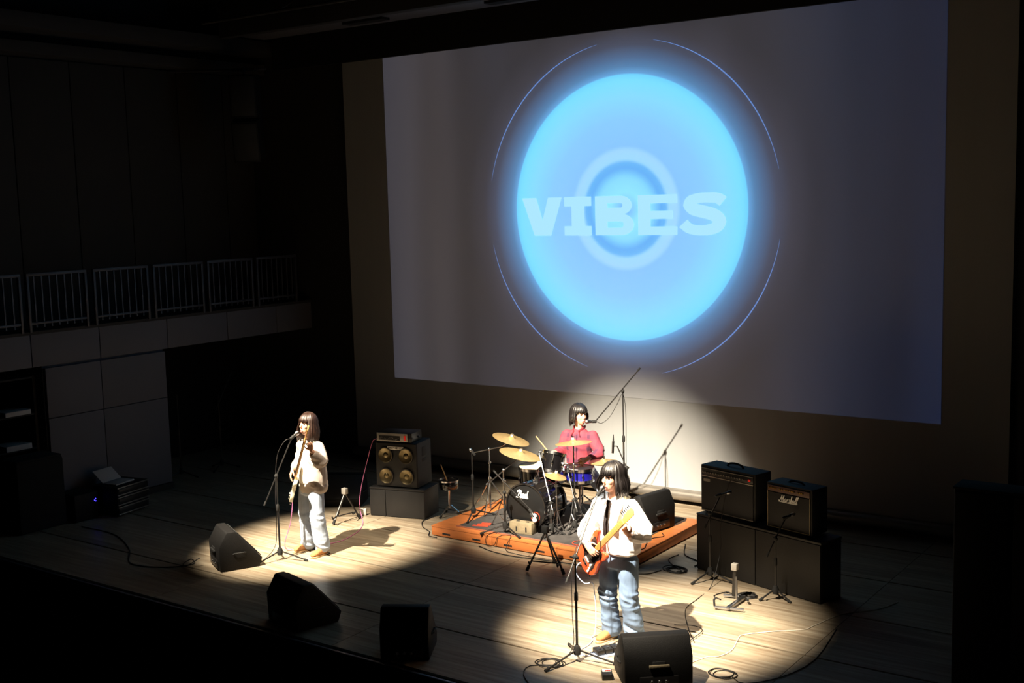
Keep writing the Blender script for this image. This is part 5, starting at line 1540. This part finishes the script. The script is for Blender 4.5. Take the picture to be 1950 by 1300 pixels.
hand(mb, (0.265, 0.20, 1.065), (-0.25, 0.45, 0.75), (-0.1, -0.7, 0.6), (0.55, 0.2, 0.45), (0.85, 0.9, 0.95, 1.0))
limb(mb, (-0.185, -0.005, 1.25), (-0.300, 0.06, 0.99), (-0.150, 0.285, 0.945), (0.044, 0.040, 0.036, 0.033, 0.025))
hand(mb, (-0.150, 0.285, 0.945), (0.66, 0.12, -0.48), (0.05, -0.9, -0.2), (0.4, 0.1, 0.6), (0.22, 0.26, 0.30, 0.34))
limb(mb, (0.09, 0, 0.82), (0.135, 0.03, 0.46), (0.155, -0.02, 0.08), (0.078, 0.068, 0.054, 0.046, 0.035))
limb(mb, (-0.06, 0, 0.82), (-0.095, 0.04, 0.45), (-0.088, 0.0, 0.08), (0.078, 0.068, 0.054, 0.046, 0.035))
b2 = remesh('body', mb, 'skin', p2, 0.0065, 3)
face_parts(b2, H2, 1.05, 0.008)
hair(p2, H2, 'hair_black', 0.150, 60, 0.042, 8, 1.08, 0.034, jitter=0.035)
mb = MB(F2)
mb.loft([(0.03, -0.01, 0.83), (0.03, -0.01, 0.88), (0.02, -0.005, 1.0), (-0.005, 0, 1.13), (-0.025, -0.002, 1.235), (-0.03, -0.004, 1.315)], [(0.185, 0.150), (0.195, 0.155), (0.192, 0.150), (0.190, 0.142), (0.175, 0.112), (0.072, 0.066)], (1, 0, 0), 20, dome=0.15)
limb(mb, (0.125, -0.008, 1.262), (0.290, 0.0, 1.05), (0.268, 0.155, 1.06), (0.084, 0.090, 0.092, 0.084, 0.060))
limb(mb, (-0.180, -0.008, 1.235), (-0.302, 0.06, 0.99), (-0.188, 0.228, 0.955), (0.084, 0.090, 0.090, 0.078, 0.055))
sh = remesh('shirt', mb, 'shirt_white', p2, 0.008, 3, folds(F2, 0.014, 0.006, 6.5, 8, 7.0, [(1.03, 0.09), (0.88, 0.05)]))
cl = MB(F2)
for sx in (-1, 1):
    cl.loft([(-0.03 + sx * 0.060, -0.045, 1.345), (-0.03 + sx * 0.064, 0.02, 1.338), (-0.03 + sx * 0.030, 0.078, 1.305), (-0.03 + sx * 0.052, 0.105, 1.262)], [(0.018, 0.006), (0.020, 0.006), (0.022, 0.006), (0.010, 0.004)], (0, 0, 1), 8, dome=0.4)
cl.build('collar', 'shirt_white', p2)
tm = MB(F2)
tm.loft([(-0.030, 0.092, 1.315), (-0.030, 0.106, 1.275)], [(0.020, 0.012), (0.014, 0.010)], (1, 0, 0), 10, dome=0.4)
tm.loft([(-0.030, 0.110, 1.275), (-0.026, 0.140, 1.20), (-0.020, 0.158, 1.10), (-0.012, 0.166, 1.02), (-0.008, 0.166, 0.985)], [(0.014, 0.004), (0.022, 0.005), (0.030, 0.005), (0.036, 0.005), (0.006, 0.004)], (1, 0, 0), 10)
tm.build('necktie', 'tie_black', p2, smooth=60)
mb = MB(F2)
mb.loft([(0.015, 0, 0.70), (0.015, 0, 0.80), (0.015, 0, 0.92)], [(0.160, 0.122), (0.162, 0.124), (0.148, 0.112)], (1, 0, 0), 18, dome=0.3)
limb(mb, (0.098, 0, 0.77), (0.140, 0.035, 0.45), (0.158, -0.02, 0.055), (0.102, 0.098, 0.086, 0.084, 0.092))
limb(mb, (-0.068, 0, 0.77), (-0.098, 0.045, 0.44), (-0.090, -0.005, 0.075), (0.102, 0.098, 0.088, 0.086, 0.094))
remesh('jeans', mb, 'denim_blue', p2, 0.008, 3, folds(F2, 0.010, 0.010, 6, 8, 11.0, [(0.42, 0.10), (0.14, 0.10)]))
shoe(p2, F2, (0.165, -0.05, 0.0), (0.205, 0.17, 0.0), s=0.95)
shoe(p2, F2, (-0.080, -0.03, 0.0), (-0.110, 0.20, 0.0), s=0.95)
guitar('electric_guitar', 'orange-red electric guitar with dark pickguard and maple neck', 'guitar', F2, (-0.255, 0.195, 0.700), (0.405, 0.305, 1.335), (-0.1, 1.0, 0.18), 0.98, 'guitar_red', 'pickguard_black', 'maple', 'maple', 6, 0.80, 0.175,
       strap=[(-0.24, 0.16, 0.74), (-0.24, 0.02, 0.92), (-0.16, -0.165, 1.10), (0.02, -0.15, 1.27), (0.10, 0.02, 1.345), (0.10, 0.13, 1.25), (0.08, 0.19, 1.09)])

# ---- drummer -------------------------------------------------------
F3 = person_frame((-7.68, 12.10), (0.10, -0.995))
p3 = thing('person', 'person in a burgundy plaid shirt drumming on the riser', 'person', (-7.68, 12.10, RZ))
H3 = head_matrix(F3, (0.035, 0.035, 1.365), math.radians(-62), math.radians(-2))
mb = MB(F3)
add_head(mb, H3, 1.03)
mb.loft([(0.01, -0.005, 1.12), (0.015, 0.008, 1.21), (0.03, 0.022, 1.30)], [(0.062, 0.058), (0.052, 0.052), (0.052, 0.054)], (1, 0, 0), 14, dome=0.5)
mb.loft([(0, -0.04, 0.66), (0, -0.03, 0.78), (0, -0.01, 0.90), (0.005, 0, 1.03), (0.008, -0.005, 1.10)], [(0.15, 0.115), (0.14, 0.105), (0.125, 0.09), (0.148, 0.10), (0.135, 0.07)], (1, 0, 0), 16, dome=0.5)
limb(mb, (-0.165, -0.005, 1.125), (-0.215, 0.06, 0.885), (-0.205, 0.29, 0.925), (0.048, 0.043, 0.038, 0.035, 0.027))
hand(mb, (-0.205, 0.29, 0.925), (0.0, 0.95, 0.05), (0.35, -0.1, -0.9), (0.8, 0.3, 0.3), (1.0, 1.05, 1.1, 1.1), 1.0)
limb(mb, (0.185, -0.005, 1.135), (0.315, 0.06, 0.915), (0.245, 0.27, 0.885), (0.048, 0.043, 0.038, 0.035, 0.027))
hand(mb, (0.245, 0.27, 0.885), (-0.35, 0.9, -0.25), (-0.5, -0.2, -0.8), (-0.5, 0.3, 0.6), (1.0, 1.05, 1.1, 1.1), 1.0)
limb(mb, (0.10, 0, 0.67), (0.42, 0.27, 0.555), (0.475, 0.10, RZ + 0.13), (0.082, 0.075, 0.058, 0.050, 0.038))
limb(mb, (-0.10, 0, 0.67), (-0.19, 0.34, 0.585), (-0.14, 0.27, RZ + 0.14), (0.082, 0.075, 0.058, 0.050, 0.038))
b3 = remesh('body', mb, 'skin', p3, 0.0065, 3)
face_parts(b3, H3, 1.03, 0.006)
hair(p3, H3, 'hair_black', 0.075, 66, 0.042, 21, 1.04, 0.012, jitter=0.02, back_len=0.125)
mb = MB(F3)
mb.loft([(0, -0.035, 0.69), (0, -0.03, 0.75), (0, -0.015, 0.88), (0.005, -0.004, 1.02), (0.008, -0.006, 1.115), (0.01, -0.008, 1.185)], [(0.172, 0.140), (0.176, 0.142), (0.168, 0.128), (0.184, 0.130), (0.174, 0.104), (0.075, 0.068)], (1, 0, 0), 20, dome=0.15)
limb(mb, (-0.158, -0.006, 1.112), (-0.218, 0.06, 0.885), (-0.208, 0.225, 0.912), (0.074, 0.070, 0.066, 0.056, 0.042))
limb(mb, (0.178, -0.006, 1.120), (0.318, 0.06, 0.915), (0.262, 0.215, 0.893), (0.074, 0.072, 0.068, 0.056, 0.042))
remesh('shirt', mb, 'plaid', p3, 0.008, 3, folds(F3, 0.010, 0.005, 7, 8, 15.0, [(0.92, 0.08)]))
cl = MB(F3)
for sx in (-1, 1):
    cl.loft([(0.01 + sx * 0.062, -0.05, 1.212), (0.01 + sx * 0.068, 0.02, 1.205), (0.01 + sx * 0.034, 0.082, 1.165), (0.01 + sx * 0.060, 0.112, 1.115)], [(0.020, 0.006), (0.022, 0.006), (0.024, 0.006), (0.010, 0.004)], (0, 0, 1), 8, dome=0.4)
cl.build('collar', 'plaid', p3)
MB(F3).loft([(0.012, 0.098, 1.15), (0.012, 0.128, 1.05), (0.008, 0.125, 0.90), (0.004, 0.118, 0.74)], [(0.015, 0.006)] * 4, (1, 0, 0), 8).build('button_placket', 'plaid', p3)
mb = MB(F3)
mb.loft([(0, -0.04, 0.60), (0, -0.04, 0.68), (0, -0.035, 0.75)], [(0.165, 0.13), (0.165, 0.13), (0.150, 0.115)], (1, 0, 0), 18, dome=0.4)
limb(mb, (0.10, -0.01, 0.675), (0.42, 0.27, 0.555), (0.475, 0.10, RZ + 0.13), (0.098, 0.090, 0.080, 0.072, 0.070))
limb(mb, (-0.10, -0.01, 0.675), (-0.19, 0.34, 0.585), (-0.14, 0.27, RZ + 0.14), (0.098, 0.090, 0.080, 0.072, 0.070))
remesh('jeans', mb, 'denim_light', p3, 0.008, 3, folds(F3, 0.008, 0.006, 6, 7, 19.0, [(0.6, 0.1)]))
shoe(p3, F3, (0.475, 0.065, RZ + 0.034), (0.495, 0.285, RZ + 0.034), m='rubber')
shoe(p3, F3, (-0.13, 0.235, RZ + 0.044), (-0.115, 0.455, RZ + 0.044), m='rubber')
w3 = lambda p: F3 @ V(p)
tag(MB().tube([w3((-0.17, 0.36, 0.885)), w3((-0.20, 0.375, 0.92)), w3((-0.405, 0.36, 1.13))], [0.007, 0.008, 0.006], 8).build('drumstick', 'stick_wood', org=w3((-0.2, 0.375, 0.92))), 'pale wooden drumstick raised in the drummer hand over the rack tom', 'drumstick')
tag(MB().tube([w3((0.27, 0.30, 0.885)), w3((0.20, 0.36, 0.855)), w3((0.03, 0.48, 0.835))], [0.007, 0.008, 0.006], 8).build('drumstick', 'stick_wood', org=w3((0.2, 0.36, 0.855))), 'pale wooden drumstick held low over the blue snare drum', 'drumstick')
